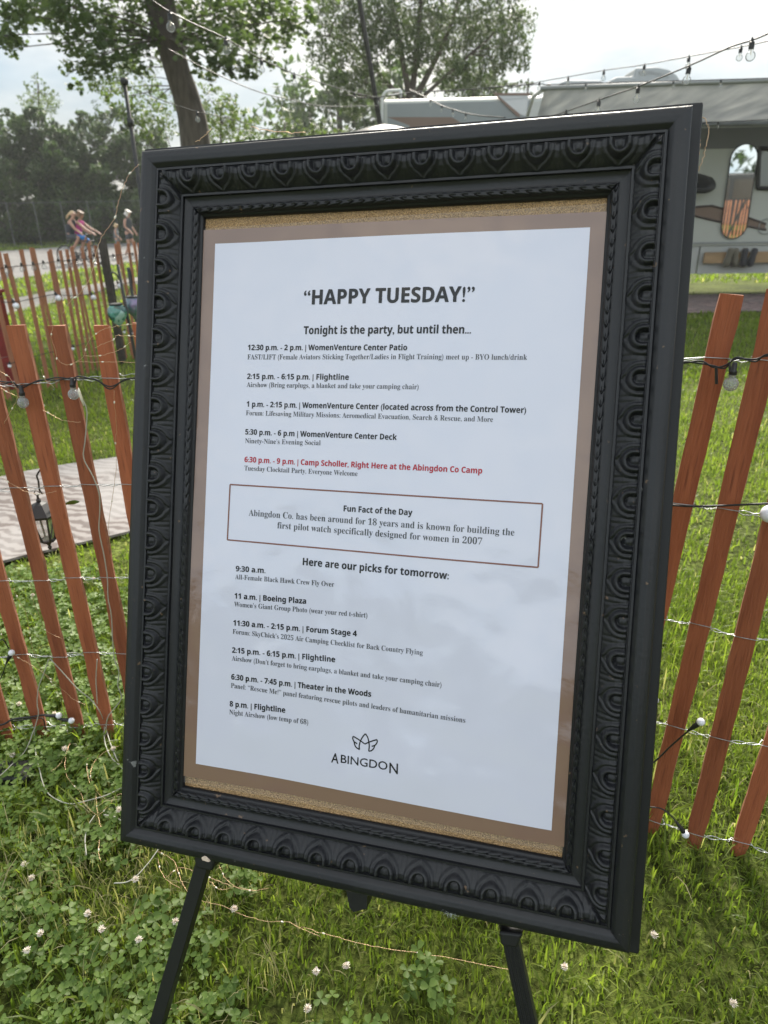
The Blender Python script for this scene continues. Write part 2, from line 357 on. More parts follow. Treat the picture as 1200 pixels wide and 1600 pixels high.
TT = np.unique(np.concatenate([np.linspace(0, .028, 22), [.0283, .0285, .0318, .0322], np.linspace(.0334, .0662, 46), [.0664, .0695, .070], np.linspace(.071, .0838, 6), np.linspace(.084, .0945, 15), [.0965, .098, .099]]))
moulding = []
for k, (half, other, P) in enumerate(((UW, VH, .0545), (VH, UW, .0556), (UW, VH, .0545), (VH, UW, .0556))):
    n = int(half*2/.0011)
    S = np.linspace(-1, 1, n)
    V = np.zeros((n, len(TT), 3)); rs = np.random.default_rng(k)
    O_ = np.zeros((n, len(TT)))
    for j, t in enumerate(TT):
        s = S*(half-t)
        if .0334 <= t <= .0662: O_[:, j] = ornament(s, t*np.ones(n), P)*sstep(0, .004, (half-t)-np.abs(s))
    for _ in range(1): O_[1:-1] = (O_[:-2]+2*O_[1:-1]+O_[2:])/4
    jj = np.where((TT >= .0334) & (TT <= .0662))[0]
    for _ in range(1): O_[:, jj[1:-1]] = (O_[:, jj[:-2]]+2*O_[:, jj[1:-1]]+O_[:, jj[2:]])/4
    O_ *= 1+.12*np.sin(S*37+k)[:, None]
    for j, t in enumerate(TT):
        s = S*(half-t); hh = profile(t)*np.ones(n)
        edge = (half-t)-np.abs(s)
        hh = hh+O_[:, j]
        if .084 < t < .094: hh = hh+laurel(np.abs(s), t*np.ones(n))*sstep(0, .002, edge)
        hh = hh+.0004*np.sin(s*23+k*2+t*90)*np.sin(s*7.3+t*50)
        o = other-t
        if k == 0: V[:, j] = fp(s, -o*np.ones(n), hh)
        if k == 1: V[:, j] = fp(o*np.ones(n), s, hh)
        if k == 2: V[:, j] = fp(-s, o*np.ones(n), hh)
        if k == 3: V[:, j] = fp(-o*np.ones(n), -s, hh)
    # the outer side, back to the flange
    nT = len(TT); idx = np.arange(n*nT).reshape(n, nT)
    F = np.stack([idx[:-1, :-1], idx[:-1, 1:], idx[1:, 1:], idx[1:, :-1]], -1).reshape(-1, 4)
    Vf = V.reshape(-1, 3); base = len(Vf)
    e0 = V[:, 0]; e1 = e0-FN*.018; Vf = np.vstack([Vf, e1])
    i1 = base+np.arange(n)
    F = np.vstack([F, np.stack([i1[:-1], idx[:-1, 0], idx[1:, 0], i1[1:]], -1)])
    o = build('moulding', Vf, F.astype(int), M_BLACK, sign, smooth=True)
    md = o.modifiers.new('es', 'EDGE_SPLIT'); md.split_angle = R(50)
# back flange, wider than the moulding all round
a, b, tk = .4315, .5965, .034
ring = [[fp(su*(a-i_), sv*(b-i_), w_) for su, sv in ((-1, -1), (1, -1), (1, 1), (-1, 1))] for i_, w_ in ((0, .008), (tk, .008), (tk, -.012), (0, -.012))]
mb = MB().add(sum(ring, []), [(r_*4+c_, r_*4+(c_+1) % 4, ((r_+1) % 4)*4+(c_+1) % 4, ((r_+1) % 4)*4+c_) for r_ in range(4) for c_ in range(4)])
fl = mb.build('back_frame', M_BACK, sign); bv = fl.modifiers.new('b', 'BEVEL'); bv.width = .0025; bv.segments = 2
mb = MB().prism([fp(-a+tk, -b+tk, -.004), fp(a-tk, -b+tk, -.004), fp(a-tk, b-tk, -.004), fp(-a+tk, b-tk, -.004)], -FN*.008)
mb.build('backing_panel', mat('brown_hardboard', (.16, .10, .06), .9), sign)
# cork board
t = M_CORK; t.use_nodes = True; nt = t.node_tree; b = nt.nodes['Principled BSDF']
c = nt.nodes.new('ShaderNodeTexCoord'); v = nt.nodes.new('ShaderNodeTexVoronoi'); v.inputs['Scale'].default_value = 420
n = nt.nodes.new('ShaderNodeTexNoise'); n.inputs['Scale'].default_value = 700; n.inputs['Detail'].default_value = 3
rp = nt.nodes.new('ShaderNodeValToRGB'); rp.color_ramp.elements[0].position = .30; rp.color_ramp.elements[0].color = (.10, .062, .030, 1)
rp.color_ramp.elements[1].position = .70; rp.color_ramp.elements[1].color = (.68, .44, .21, 1); e = rp.color_ramp.elements.new(.5); e.color = (.36, .22, .10, 1)
for q in (v, n): nt.links.new(c.outputs['Object'], q.inputs['Vector'])
nt.links.new(n.outputs['Fac'], rp.inputs[0]); nt.links.new(rp.outputs[0], b.inputs['Base Color']); b.inputs['Roughness'].default_value = .45
bn = nt.nodes.new('ShaderNodeBump'); bn.inputs['Strength'].default_value = .9; bn.inputs['Distance'].default_value = .002
nt.links.new(v.outputs['Distance'], bn.inputs['Height']); nt.links.new(bn.outputs[0], b.inputs['Normal'])
mb = MB().prism([fp(-.325, -.49, -.0015), fp(.325, -.49, -.0015), fp(.325, .49, -.0015), fp(-.325, .49, -.0015)], -FN*.002)
mb.build('cork_board', M_CORK, sign)
# the laminated sheet: wavy, glossy
def wave(u, v):
    u = np.asarray(u, float); v = np.asarray(v, float)
    return .0022+.0017*(1+np.sin(11*u+2.2*v+.6))+.0012*(1+np.sin(7.5*v-6*u+1.0))+.0004*(1+np.sin(22*u+9*v))+.0016*np.exp(-((v+.40)/.05)**2-((u-.02)/.11)**2)+.0014*np.exp(-((v-.42)/.06)**2-((u-.05)/.10)**2)+.0026*np.exp(-((u-.25)/.022)**2)*np.exp(-((v+.23)/.085)**2)+.0022*np.exp(-((u-.10)/.03)**2)*np.exp(-((v+.37)/.05)**2)+.0016*np.exp(-((u+.19)/.03)**2)*np.exp(-((v+.37)/.03)**2)+.0016*np.exp(-((u-.02)/.045)**2)*np.exp(-((v+.14)/.06)**2)+.0014*np.exp(-((u-.06)/.05)**2)*np.exp(-((v-.30)/.08)**2)
def gloss_mat(name, col, rough=.5, coat=1.0, film=False, tint=0.0, spec=.5):
    m = bpy.data.materials.new(name); m.use_nodes = True; t = m.node_tree; b = t.nodes['Principled BSDF']
    b.inputs['Base Color'].default_value = (*col, 1); b.inputs['Roughness'].default_value = rough; b.inputs['Coat Weight'].default_value = coat; b.inputs['Coat Roughness'].default_value = .11; b.inputs['Specular IOR Level'].default_value = spec
    b.inputs['Coat IOR'].default_value = 1.6
    c = t.nodes.new('ShaderNodeTexCoord')
    n1 = t.nodes.new('ShaderNodeTexNoise'); n1.inputs['Scale'].default_value = 120; n1.inputs['Detail'].default_value = 3
    n2 = t.nodes.new('ShaderNodeTexNoise'); n2.inputs['Scale'].default_value = 7; n2.inputs['Detail'].default_value = 2
    ad = t.nodes.new('ShaderNodeMath'); ad.operation = 'MULTIPLY_ADD'; ad.inputs[1].default_value = .02
    for n in (n1, n2): t.links.new(c.outputs['Object'], n.inputs['Vector'])
    t.links.new(n1.outputs['Fac'], ad.inputs[0]); t.links.new(n2.outputs['Fac'], ad.inputs[2])
    bn = t.nodes.new('ShaderNodeBump'); bn.inputs['Strength'].default_value = .6; bn.inputs['Distance'].default_value = .022
    t.links.new(ad.outputs[0], bn.inputs['Height']); t.links.new(bn.outputs[0], b.inputs['Coat Normal'])
    if film:
        tr = t.nodes.new('ShaderNodeBsdfTransparent'); x = t.nodes.new('ShaderNodeMixShader'); x.inputs[0].default_value = .07
        t.links.new(tr.outputs[0], x.inputs[1]); t.links.new(b.outputs[0], x.inputs[2]); t.links.new(x.outputs[0], t.nodes['Material Output'].inputs[0])
    return m
M_BROWN = gloss_mat('brown_print', (.205, .118, .082)); M_WHITE = gloss_mat('white_print', (.63, .632, .745))
M_INK = gloss_mat('black_ink', (.010, .011, .012), coat=.45, spec=.2); M_INK2 = gloss_mat('thin_black_ink', (.055, .06, .066), coat=.45, spec=.2); M_RED = gloss_mat('red_ink', (.42, .018, .035), coat=.45, spec=.2); M_BOXLINE = gloss_mat('brown_ink', (.21, .085, .060), coat=.4, spec=.2)
M_FILM = gloss_mat('clear_film', (.8, .8, .8), .2, 1.0, film=True)
def sheet(name, corners, m, parent, lift, nu=60, nv=90):
    (tl, tr_, br, bl) = corners; V = []
    for j in range(nv+1):
        for i in range(nu+1):
            s, q = i/nu, j/nv
            u = (tl[0]*(1-s)+tr_[0]*s)*(1-q)+(bl[0]*(1-s)+br[0]*s)*q; v = (tl[1]*(1-s)+tr_[1]*s)*(1-q)+(bl[1]*(1-s)+br[1]*s)*q
            V.append(fp(u, v, wave(u, v)+lift))
    k = nu+1
    F = [(j*k+i, (j+1)*k+i, (j+1)*k+i+1, j*k+i+1) for j in range(nv) for i in range(nu)]
    return build(name, V, F, m, parent, smooth=True)
poster = sheet('poster', (puv(319, 361), puv(949, 332), puv(882, 1320), puv(290, 1210)), M_BROWN, sign, 0)
poster['label'] = 'laminated white schedule sheet with a brown border and black lettering'
sheet('white_panel', (puv(338, 382), puv(922, 357), puv(862, 1294), puv(309, 1191)), M_WHITE, poster, .0004)
film = sheet('clear_margin', (puv(319, 358), puv(949, 319), puv(882, 1329), puv(290, 1220)), M_FILM, poster, -.0006)
def bold(s):
    o = ''
    for ch in s:
        if 'A' <= ch <= 'Z': o += chr(0x1D5D4+ord(ch)-65)
        elif 'a' <= ch <= 'z': o += chr(0x1D5EE+ord(ch)-97)
        elif '0' <= ch <= '9': o += chr(0x1D7EC+ord(ch)-48)
        else: o += ch
    return o
def serif(s):
    o = ''
    for ch in s:
        if 'A' <= ch <= 'Z': o += chr(0x1D400+ord(ch)-65)
        elif 'a' <= ch <= 'z': o += chr(0x1D41A+ord(ch)-97)
        elif '0' <= ch <= '9': o += chr(0x1D7CE+ord(ch)-48)
        else: o += ch
    return o
def text_mesh(s, off):
    cu = bpy.data.curves.new('lettering_curve', 'FONT'); cu.body = s; cu.size = 1; cu.offset = off; cu.resolution_u = 3
    ob = bpy.data.objects.new('lettering_curve', cu); COL.objects.link(ob)
    dg = bpy.context.evaluated_depsgraph_get(); me = bpy.data.meshes.new_from_object(ob.evaluated_get(dg))
    V = np.zeros(len(me.vertices)*3); me.vertices.foreach_get('co', V); F = [tuple(p.vertices) for p in me.polygons]
    bpy.data.objects.remove(ob); bpy.data.curves.remove(cu); bpy.data.meshes.remove(me)
    return V.reshape(-1, 3), F
CAPH = {}
def line(s, p0, p1, cap, style, m=M_INK, name='lettering', fit=True):
    """one printed line: baseline from photo point p0 to p1, capital height cap in photo pixels"""
    fn, off = {'b': (bold, .0), 's': (serif, -.0022), 'r': (lambda z: z, .0)}[style]
    if style not in CAPH: h, _ = text_mesh(fn('H'), off); CAPH[style] = h[:, 1].max()-h[:, 1].min()
    V, F = text_mesh(fn(s), off)
    a = np.array(puv(*p0)); b = np.array(puv(*p1)); d = b-a; Ln = np.linalg.norm(d); d /= Ln; e = np.array([-d[1], d[0]])
    up = np.array(puv(p0[0], p0[1]-cap))-a; ch = np.linalg.norm(up)
    x = (V[:, 0]-V[:, 0].min())/(V[:, 0].max()-V[:, 0].min())*Ln; y = V[:, 1]/CAPH[style]*ch
    uu = a[0]+d[0]*x+e[0]*y; vv = a[1]+d[1]*x+e[1]*y
    lift = np.full(len(x), .0008)
    if style in 'br':        # a heavier cut: the same outlines printed again a hair's breadth to each side
        k_ = .030*ch/CAPH[style] if style == 'b' else .020*ch/CAPH[style]; n_ = len(x); F0 = F; F = []; U_, V_, L_ = [], [], []
        for q_, (ox, oy) in enumerate(((0, 0), (.5, .45), (.5, -.45), (1, 0))):
            U_.append(uu+d[0]*ox*k_+e[0]*oy*k_); V_.append(vv+d[1]*ox*k_+e[1]*oy*k_); L_.append(lift+q_*.00003); F += [tuple(i_+q_*n_ for i_ in f_) for f_ in F0]
        uu, vv, lift = np.concatenate(U_), np.concatenate(V_), np.concatenate(L_)
    return build(name, fp(uu, vv, wave(uu, vv)+lift), F, M_INK2 if style == 's' else m, poster)
line('“HAPPY TUESDAY!”', (476, 477), (741, 473), 22, 'b')
line('Tonight is the party, but until then...', (476, 523), (736.5, 522.7), 12, 'b')
for s, a, b, c, st in (
    ('12:30 p.m. - 2 p.m. | WomenVenture Center Patio', (388.5, 547.5), (638, 549), 8.3, 'b'),
    ('FAST/LIFT (Female Aviators Sticking Together/Ladies in Flight Training) meet up - BYO lunch/drink', (388, 562), (824, 563.5), 7.6, 's'),
    ('2:15 p.m. - 6:15 p.m. | Flightline', (387.5, 592.5), (547, 594.5), 8.3, 'b'),
    ('Airshow (Bring earplugs, a blanket and take your camping chair)', (387, 605), (656, 609.5), 7.4, 's'),
    ('1 p.m. - 2:15 p.m. | WomenVenture Center (located across from the Control Tower)', (387, 635.7), (822, 646), 8.3, 'b'),
    ('Forum: Lifesaving Military Missions: Aeromedical Evacuation, Search & Rescue, and More', (386, 649), (771, 660), 7.4, 's'),
    ('5:30 p.m. - 6 p.m | WomenVenture Center Deck', (385, 679), (622, 688), 8.3, 'b'),
    ('Ninety-Nine’s Evening Social', (385, 692.5), (503, 696), 7.4, 's'),
    ('Tuesday Clocktail Party, Everyone Welcome', (384, 735), (561, 744), 7.4, 's'),
    ('Fun Fact of the Day', (539, 798.5), (646, 805), 9, 'b'),
    ('Abingdon Co. has been around for 18 years and is known for building the', (391, 805.5), (804, 836.7), 9.6, 's'),
    ('first pilot watch specifically designed for women in 2007', (435.5, 825), (754, 850.5), 9.6, 's'),
    ('Here are our picks for tomorrow:', (475, 882), (702, 904), 11, 'b'),
    ('9:30 a.m.', (371, 891.7), (417, 894.8), 8.3, 'b'),
    ('All-Female Black Hawk Crew Fly Over', (370, 904), (524, 916), 7.4, 's'),
    ('11 a.m. | Boeing Plaza', (369, 934), (480, 942.5), 8.3, 'b'),
    ('Women’s Giant Group Photo (wear your red t-shirt)', (368.5, 946.6), (576, 964), 7.4, 's'),
    ('11:30 a.m. - 2:15 p.m. | Forum Stage 4', (367, 976), (559, 993), 8.3, 'b'),
    ('Forum: SkyChick’s 2025 Air Camping Checklist for Back Country Flying', (366, 989), (662, 1022), 7.4, 's'),
    ('2:15 p.m. - 6:15 p.m. | Flightline', (365, 1018.4), (525, 1033.5), 8.3, 'b'),
    ('Airshow (Don’t forget to bring earplugs, a blanket and take your camping chair)', (364.5, 1030.6), (691, 1072), 7.4, 's'),
    ('6:30 p.m. - 7:45 p.m. | Theater in the Woods', (363.5, 1060), (581, 1087.3), 8.3, 'b'),
    ('Panel: “Rescue Me!” panel featuring rescue pilots and leaders of humanitarian missions', (363, 1073), (728, 1127), 7.4, 's'),
    ('8 p.m. | Flightline', (361, 1102), (447, 1112.5), 8.3, 'b'),
    ('Night Airshow (low temp of 68)', (360.5, 1114.5), (483, 1131), 7.4, 's')):
    line(s, a, b, c, st)
line('6:30 p.m. - 9 p.m. | Camp Scholler, Right Here at the Abingdon Co Camp', (384, 722), (754, 740), 8.3, 'b', M_RED, 'red_lettering')
def ribbon(name, strokes, wid, m):
    V, F = [], []
    for pts in strokes:
        Q = np.array([puv(*p) for p in pts]); n = len(Q); d = np.gradient(Q, axis=0); d /= np.linalg.norm(d, axis=1)[:, None]; e = np.stack([-d[:, 1], d[:, 0]], 1)*wid/2
        b = len(V)
        for i in range(n):
            for q in (Q[i]+e[i], Q[i]-e[i]): V.append(fp(q[0], q[1], wave(q[0], q[1])+.0008))
        F += [(b+2*i, b+2*i+1, b+2*i+3, b+2*i+2) for i in range(n-1)]
    return build(name, V, F, m, poster)
def seg(a, b, n=30): return [tuple(np.array(a)+(np.array(b)-np.array(a))*t) for t in np.linspace(0, 1, n)]
c4 = [(362, 757), (848, 787), (841, 886), (358, 843)]
ribbon('box_outline', [seg(c4[i], c4[(i+1) % 4]) for i in range(4)], .0024, M_BOXLINE)
em = lambda pts: [(480+x/6, 1100+y/6) for x, y in smooth_path([(p[0], p[1], 0) for p in pts], 5)[:, :2]]
ribbon('emblem', [em([(500, 415), (497, 380), (509, 336), (530, 296), (555, 268)]), em([(555, 268), (575, 300), (587, 345), (591, 385), (586, 430)]),
    em([(440, 292), (475, 312), (510, 334)]), em([(510, 334), (550, 364)]), em([(550, 364), (590, 345)]), em([(590, 345), (625, 333), (663, 322)]),
    em([(440, 292), (436, 312), (447, 338), (478, 362)]), em([(450, 344), (455, 370), (470, 395), (500, 415)]),
    em([(663, 322), (665, 345), (648, 372), (614, 385)]), em([(641, 378), (633, 403), (612, 424), (586, 430)])], .0020, M_INK)
q = lambda x, y: (480+x/6, 1100+y/6)
line('A', q(234, 534), q(300, 547), 15.0, 'r'); line('BINGDO', q(324, 536), q(760, 604), 12.2, 'r'); line('N', q(780, 630), q(858, 640), 16.0, 'r')
# paint damage on the frame
def patch(name, pts, m, w=.0005, par=sign):
    P = np.array([puv(x, y, .040) for x, y in pts]); V = [fp(u, v, .0400) for u, v in P]
    return MB().prism(V, FN*.0022).build(name, m, par)
patch('paint_chip', [(316, 1339), (320, 1336.5), (324, 1338), (327, 1342), (329, 1345), (326, 1346), (321, 1344), (317, 1343)], M_CHIP)
for sx, sy in ((-1, -1), (1, -1)):
    V, F = [], []; tt = np.linspace(.012, .052, 26)
    for i, t_ in enumerate(tt):
        o_ = .0006*math.sin(i*2.1); ww = .00045*(1-abs(2*i/25-1)**3)+.0001
        for k_ in (-1, 1): V.append(fp(sx*(UW-t_)+o_+k_*ww, sy*(VH-t_)+o_-k_*ww*sx*sy*-1, float(profile(t_))+(.0016 if t_ < .0334 else .0022)))
    F = [(2*i, 2*i+1, 2*i+3, 2*i+2) for i in range(25)]; build('mitre_crack', V, F, M_GREY if sx < 0 else M_BACK, sign)
mb = MB()
for _ in range(90):
    a0 = rng.normal(0, 1, 2); x, y = 706+a0[0]*8, 1427+a0[0]*1.9+a0[1]*2.2
    u, v = puv(x, y, .039); s = rng.uniform(.0004, .0011)
    mb.add([fp(u-s, v-s*.5, .0432), fp(u+s, v-s*.4, .0432), fp(u+s*.3, v+s*.7, .0434)], [(0, 1, 2)])
mb.build('scuff_mark', M_GREY, sign)
# easel
easel = empty('display_easel', (-.1, .95, 0), 'black metal tripod easel carrying the ornate frame, its two front legs in the grass', 'easel')
def pw(x, y, w): return at_plane(x, y, FO+FN*w, FN)
def leg(p0, p1, wd, th, ridges, name='leg'):
    d = p1-p0; Ln = np.linalg.norm(d); d /= Ln; a = np.cross(d, FN); a /= np.linalg.norm(a); b = np.cross(a, d)
    mb = MB().box((p0+p1)/2, (wd, th, Ln), (a, b, d))
    for o in ridges: mb.box((p0+p1)/2+a*o*wd+b*th*.5, (wd*.13, .003, Ln*.999), (a, b, d))
    o = mb.build(name, M_EASEL, easel); m = o.modifiers.new('b', 'BEVEL'); m.width = .0012; m.segments = 2
    return o
wl = -.030
A0, A1 = pw(322, 1338, wl), pw(246, 1600, wl); dl = (A1-A0)/np.linalg.norm(A1-A0)
foot = A1+dl*(A1[2]/-dl[2]); leg(A0-dl*.75, foot, .024, .022, ())
B0, B1 = pw(796, 1455, wl), pw(827, 1600, wl); dr = (B1-B0)/np.linalg.norm(B1-B0)
foot = B1+dr*(B1[2]/-dr[2]); leg(B0-dr*.72, foot, .025, .020, (-.36, -.12, .12, .36))
C0 = fp(-.02, .30, -.06); leg(C0, np.array([.33, 1.62, -.01]), .024, .02, ())
for (x, y), wd in (((322, 1346), .036), ((797, 1466), .036)):
    c = pw(x, y, .004); mb = MB()
    P = [fp(*puv(x-17, y-14, .0), .0), fp(*puv(x+21, y-10, .0), .0), fp(*puv(x+11, y+13, 0), 0), fp(*puv(x-14, y+8, 0), 0)]
    mb.prism([p-FN*.022 for p in P], FN*.028); o = mb.build('support_peg', M_EASEL, easel); m = o.modifiers.new('b', 'BEVEL'); m.width = .004; m.segments = 3
P = [fp(*puv(x, y, -.02), -.02) for x, y in ((541, 1392), (574, 1398), (573, 1420), (552, 1425), (546, 1418))]
MB().prism(P, -FN*.03).build('centre_bracket', M_EASEL, easel)
mb = MB().tube([A0-dl*.02-FN*.012, B0-dr*.02-FN*.012], .009, 8); mb.build('crossbar', M_EASEL, easel)

# ------------------------------------------------------------------ near slat fence
fence = empty('slat_fence', (0, 1.38, 0), 'red brown wooden slat snow fence bound with twisted wire, close behind the framed sign', 'fence')
def slat_mesh(name, h, wd, th, seed, rough=.0009, tip=False):
    r = np.random.default_rng(seed); n = 26; V = []
    for i in range(n+1):
        z = h*i/n; j = r.normal(0, rough, 4); ww = wd/2*(1 if not (tip and i < 2) else (.62, .88)[i])
        for (sx, sy), jj in zip(((-1, -1), (1, -1), (1, 1), (-1, 1)), j): V.append((sx*ww+jj, sy*th/2+jj*.3, z+(r.normal(0, .0015) if i in (0, n) else 0)))
    F = [(i*4+k, i*4+(k+1) % 4, i*4+4+(k+1) % 4, i*4+4+k) for i in range(n) for k in range(4)]+[(3, 2, 1, 0), (n*4, n*4+1, n*4+2, n*4+3)]
    me = bpy.data.meshes.new(name); me.from_pydata(V, [], F); me.materials.append(M_SLAT); me.materials.append(M_SLAT_END)
    for i, p in enumerate(me.polygons): p.material_index = 1 if (i >= n*4 or (i % 4) in (1, 3)) else 0
    return me
SL = [slat_mesh('slat', 1.0, .0385, .0095, k, tip=True) for k in range(7)]
def zl(x): return np.interp(x, [-.75, .65], [0, 1])
slats = []
left = [(-1.30, 1.557), (-1.20, 1.56), (-1.10, 1.564), (-1.002, 1.572), (-.895, 1.57), (-.812, 1.575), (-.72, 1.570), (-.618, 1.56)]
left += [(-1.30-.099*k, 1.557-.004*k) for k in range(1, 9)]
for x, y in left: slats.append((x, y, x+(.004 if x > -.95 else 0), y, 1.178))
for k in range(1, 11):
    t = k/11.6; slats.append((-.618+t*(1.10), 1.56+t*(-.27), -.618+t*1.13, 1.56+t*(-.27), 1.18+.07*t))
a_hi, a_lo = at_y(1143, 459, 1.255), at_y(1045, 880, 1.255)
xb = a_hi[0]+(a_lo[0]-a_hi[0])*(a_hi[2]-0)/(a_hi[2]-a_lo[2])
slats.append((xb, 1.255, a_hi[0], 1.255, a_hi[2]))
b_hi = at_y(1117, 880, 1.215); xb = .638; slats.append((xb, 1.215, xb+(b_hi[0]-xb)/b_hi[2]*1.27, 1.215, 1.27))
c_hi = at_y(1193, 880, 1.169); xb = .722; slats.append((xb, 1.169, xb+(c_hi[0]-xb)/c_hi[2]*1.27, 1.169, 1.27))
slats.append((.817, 1.146, .865, 1.146, 1.27))
slats += [(.817+.095*k, 1.146-.052*k, .862+.095*k, 1.146-.052*k, 1.27) for k in range(1, 9)]
slats.sort()
cent = []
for i, (x0, y0, x1, y1, zt) in enumerate(slats):
    me = SL[i % 7]; o = bpy.data.objects.new('slat', me); COL.objects.link(o); o.parent = fence
    z0 = -.004; d = Vector((x1-x0, y1-y0, zt-z0)); j = max(0, i-1); k = min(len(slats)-1, i+1)
    yaw = math.atan2(slats[k][1]-slats[j][1], slats[k][0]-slats[j][0])+random.uniform(-.05, .05)
    zd = d.normalized(); xd = Vector((math.cos(yaw), math.sin(yaw), 0)); yd = zd.cross(xd).normalized(); xd = yd.cross(zd)
    m = Matrix((xd, yd, zd)).transposed().to_4x4()
    m = Matrix.Translation(Vector((x0, y0, z0))-Vector(wloc(fence)))@m@Matrix.Diagonal((random.uniform(.96, 1.03), 1, d.length, 1))
    o.matrix_local = m; cent.append((x0, y0, x1, y1, zt, yaw))
    if i: pass
def slat_pt(i, z):
    x0, y0, x1, y1, zt, yaw = cent[i]; t = z/zt; return np.array([x0+(x1-x0)*t, y0+(y1-y0)*t, z]), np.array([-math.sin(yaw), math.cos(yaw), 0])
ROWS = [(1.05, 1.16), (.79, .872), (.535, .605), (.30, .335), (.055, .045)]
def row_z(r, x): return float(np.interp(x, [-.85, .68], ROWS[r]))
for r_ in range(5):
    for side in (-1, 1):
        pts = []
        for i in range(len(cent)):
            p, nrm = slat_pt(i, row_z(r_, cent[i][0])+random.uniform(-.006, .006))
            if i:
                for t in (.25, .35, .45, .55, .65, .75):
                    base = pp+(p-pp)*t; ph = side*math.pi/2+t*4.5*math.pi
                    pts.append(base+nrm*.0022*math.sin(ph)+np.array([0, 0, .0022*math.cos(ph)-.004*math.sin(math.pi*t)]))
            tang = np.array([nrm[1], -nrm[0], 0])
            for q_ in (-.021, 0, .021): pts.append(p+nrm*side*-.0066*(1 if q_ == 0 else .97)+tang*q_+np.array([0, 0, side*.001]))
            pp = p
        MB().tube(pts, .0009, 5).build('wire', M_WIRE, fence, smooth=True)

# ------------------------------------------------------------------ string lights and wires on the near fence
def fpt(x, y, off=.02):
    """photo point -> world point on the fence line (off: towards the camera)"""
    for i in range(len(cent)-1):
        (x0, y0), (x1, y1) = cent[i][:2], cent[i+1][:2]
        n = np.array([y1-y0, -(x1-x0), 0]); n /= np.linalg.norm(n)
        if n[1] > 0: n = -n
        p = at_plane(x, y, np.array([x0, y0, 0])+n*off, n)
        if x0-.02 <= p[0] <= x1+.02: return p
    i = 0 if x < 600 else len(cent)-2
    (x0, y0), (x1, y1) = cent[i][:2], cent[i+1][:2]; n = np.array([y1-y0, -(x1-x0), 0]); n /= np.linalg.norm(n)
    return at_plane(x, y, np.array([x0, y0, 0])+n*off, n)
def globe_proto(name, r, m, neck, sock):
    mb = MB(); prof = [(r*math.sin(t), -r*math.cos(t)+0) for t in np.linspace(0, math.pi*.86, 14)]+neck
    mb.lathe((0, 0, 0), prof, 20); o = mb.build(name, m, None, smooth=True)
    s = MB().lathe((0, 0, 0), sock, 12).build('socket', M_CABLE, None, smooth=True); s.modifiers.new('es', 'EDGE_SPLIT').split_angle = R(40)
    return o, s
PRO = []
def bulb_proto(*a): p = globe_proto(*a); PRO.extend(p); return p
crk = bulb_proto('bulb', .0125, M_CRACK, [(.0062, .0125), (.0060, .019)], [(.0066, .0165), (.0066, .023), (.0048, .025), (.0046, .036), (.003, .038)])
wht = bulb_proto('bulb', .0085, M_WGLOBE, [(.0045, .0085)], [(.0050, .0065), (.0058, .010), (.0050, .022), (.003, .034), (.0022, .040)])
bigw = bulb_proto('bulb', .0165, M_WGLOBE, [(.008, .0165)], [(.009, .0145), (.009, .026), (.006, .034), (.003, .038)])
def put_bulb(proto, parent, p, axis=(0, 0, 1), sc=1.0):
    q_ = Vector(axis).to_track_quat('Z', 'Y').to_euler()
    o = instance(proto[0], 'bulb', parent, np.asarray(p)-wloc(parent), q_, (sc,)*3)
    s = proto[1].copy(); s.name = 'socket'; COL.objects.link(s); s.parent = o; s.location = (0, 0, 0)
    for c_ in proto[2:]:
        f = c_.copy(); COL.objects.link(f); f.parent = o
    return o
def pts_px(lst, off=.02): return [fpt(x, y, off) for x, y in lst]
st = empty('string_lights', fpt(60, 600, .03), 'black cord with clear crackle glass globes along the top of the nearest left slats', 'string lights', 'light strings on the slat fences')
for jit in (0, 5):
    P = smooth_path([fpt(x, y+jit*(.8 if k % 2 else -.3), .022) for k, (x, y) in enumerate([(-60, 590), (0, 596), (20, 598), (32, 603), (60, 596), (88, 590), (112, 592), (124, 588), (150, 594), (172, 604), (196, 594), (230, 588), (300, 590)])], 6)
    MB().tube(P, .0016, 6).build('cord', M_CABLE, st, smooth=True)
put_bulb(crk, st, fpt(36, 629, .03), (.08, .05, 1)); put_bulb(crk, st, fpt(115, 616, .03), (.1, 0, 1))
for a, b in (((32, 602), (35, 612)), ((119, 592), (117, 600))): MB().tube([fpt(*a, .024), fpt(*b, .03)], .0018, 6).build('drop_cord', M_CABLE, st)
st = empty('string_lights', fpt(1140, 570, .03), 'black cord with one clear crackle globe tied across the right hand slats', 'string lights', 'light strings on the slat fences')
for jit in (0, 4):
    P = smooth_path([fpt(x, y+jit*(1 if k % 2 else -.6), .022) for k, (x, y) in enumerate([(950, 575), (1020, 572), (1064, 568), (1095, 564), (1115, 574), (1133, 571), (1150, 561), (1180, 561), (1200, 556), (1260, 552)])], 6)
    MB().tube(P, .0016, 6).build('cord', M_CABLE, st, smooth=True)
MB().tube([fpt(1119, 574, .024), fpt(1119.5, 600, .026)], .0026, 6).build('drop_cord', M_CABLE, st)
put_bulb(crk, st, fpt(1142, 600, .03), (0, 0, 1)); MB().tube([fpt(1140, 568, .024), fpt(1141, 586, .03)], .0019, 6).build('drop_cord', M_CABLE, st)
st = empty('string_lights', fpt(1150, 790, .03), 'black cord with a large white globe along the second wire of the right hand slats', 'string lights', 'light strings on the slat fences')
MB().tube(smooth_path(pts_px([(960, 782), (1046, 789), (1080, 791), (1130, 790), (1195, 787), (1290, 784)], .022)), .002, 6).build('cord', M_CABLE, st, smooth=True)
put_bulb(bigw, st, fpt(1203, 803, .035), (.4, .1, .9))
st = empty('string_lights', fpt(60, 1110, .03), 'black cord with small white globes trailing at the feet of the left slats', 'string lights', 'light strings on the slat fences')
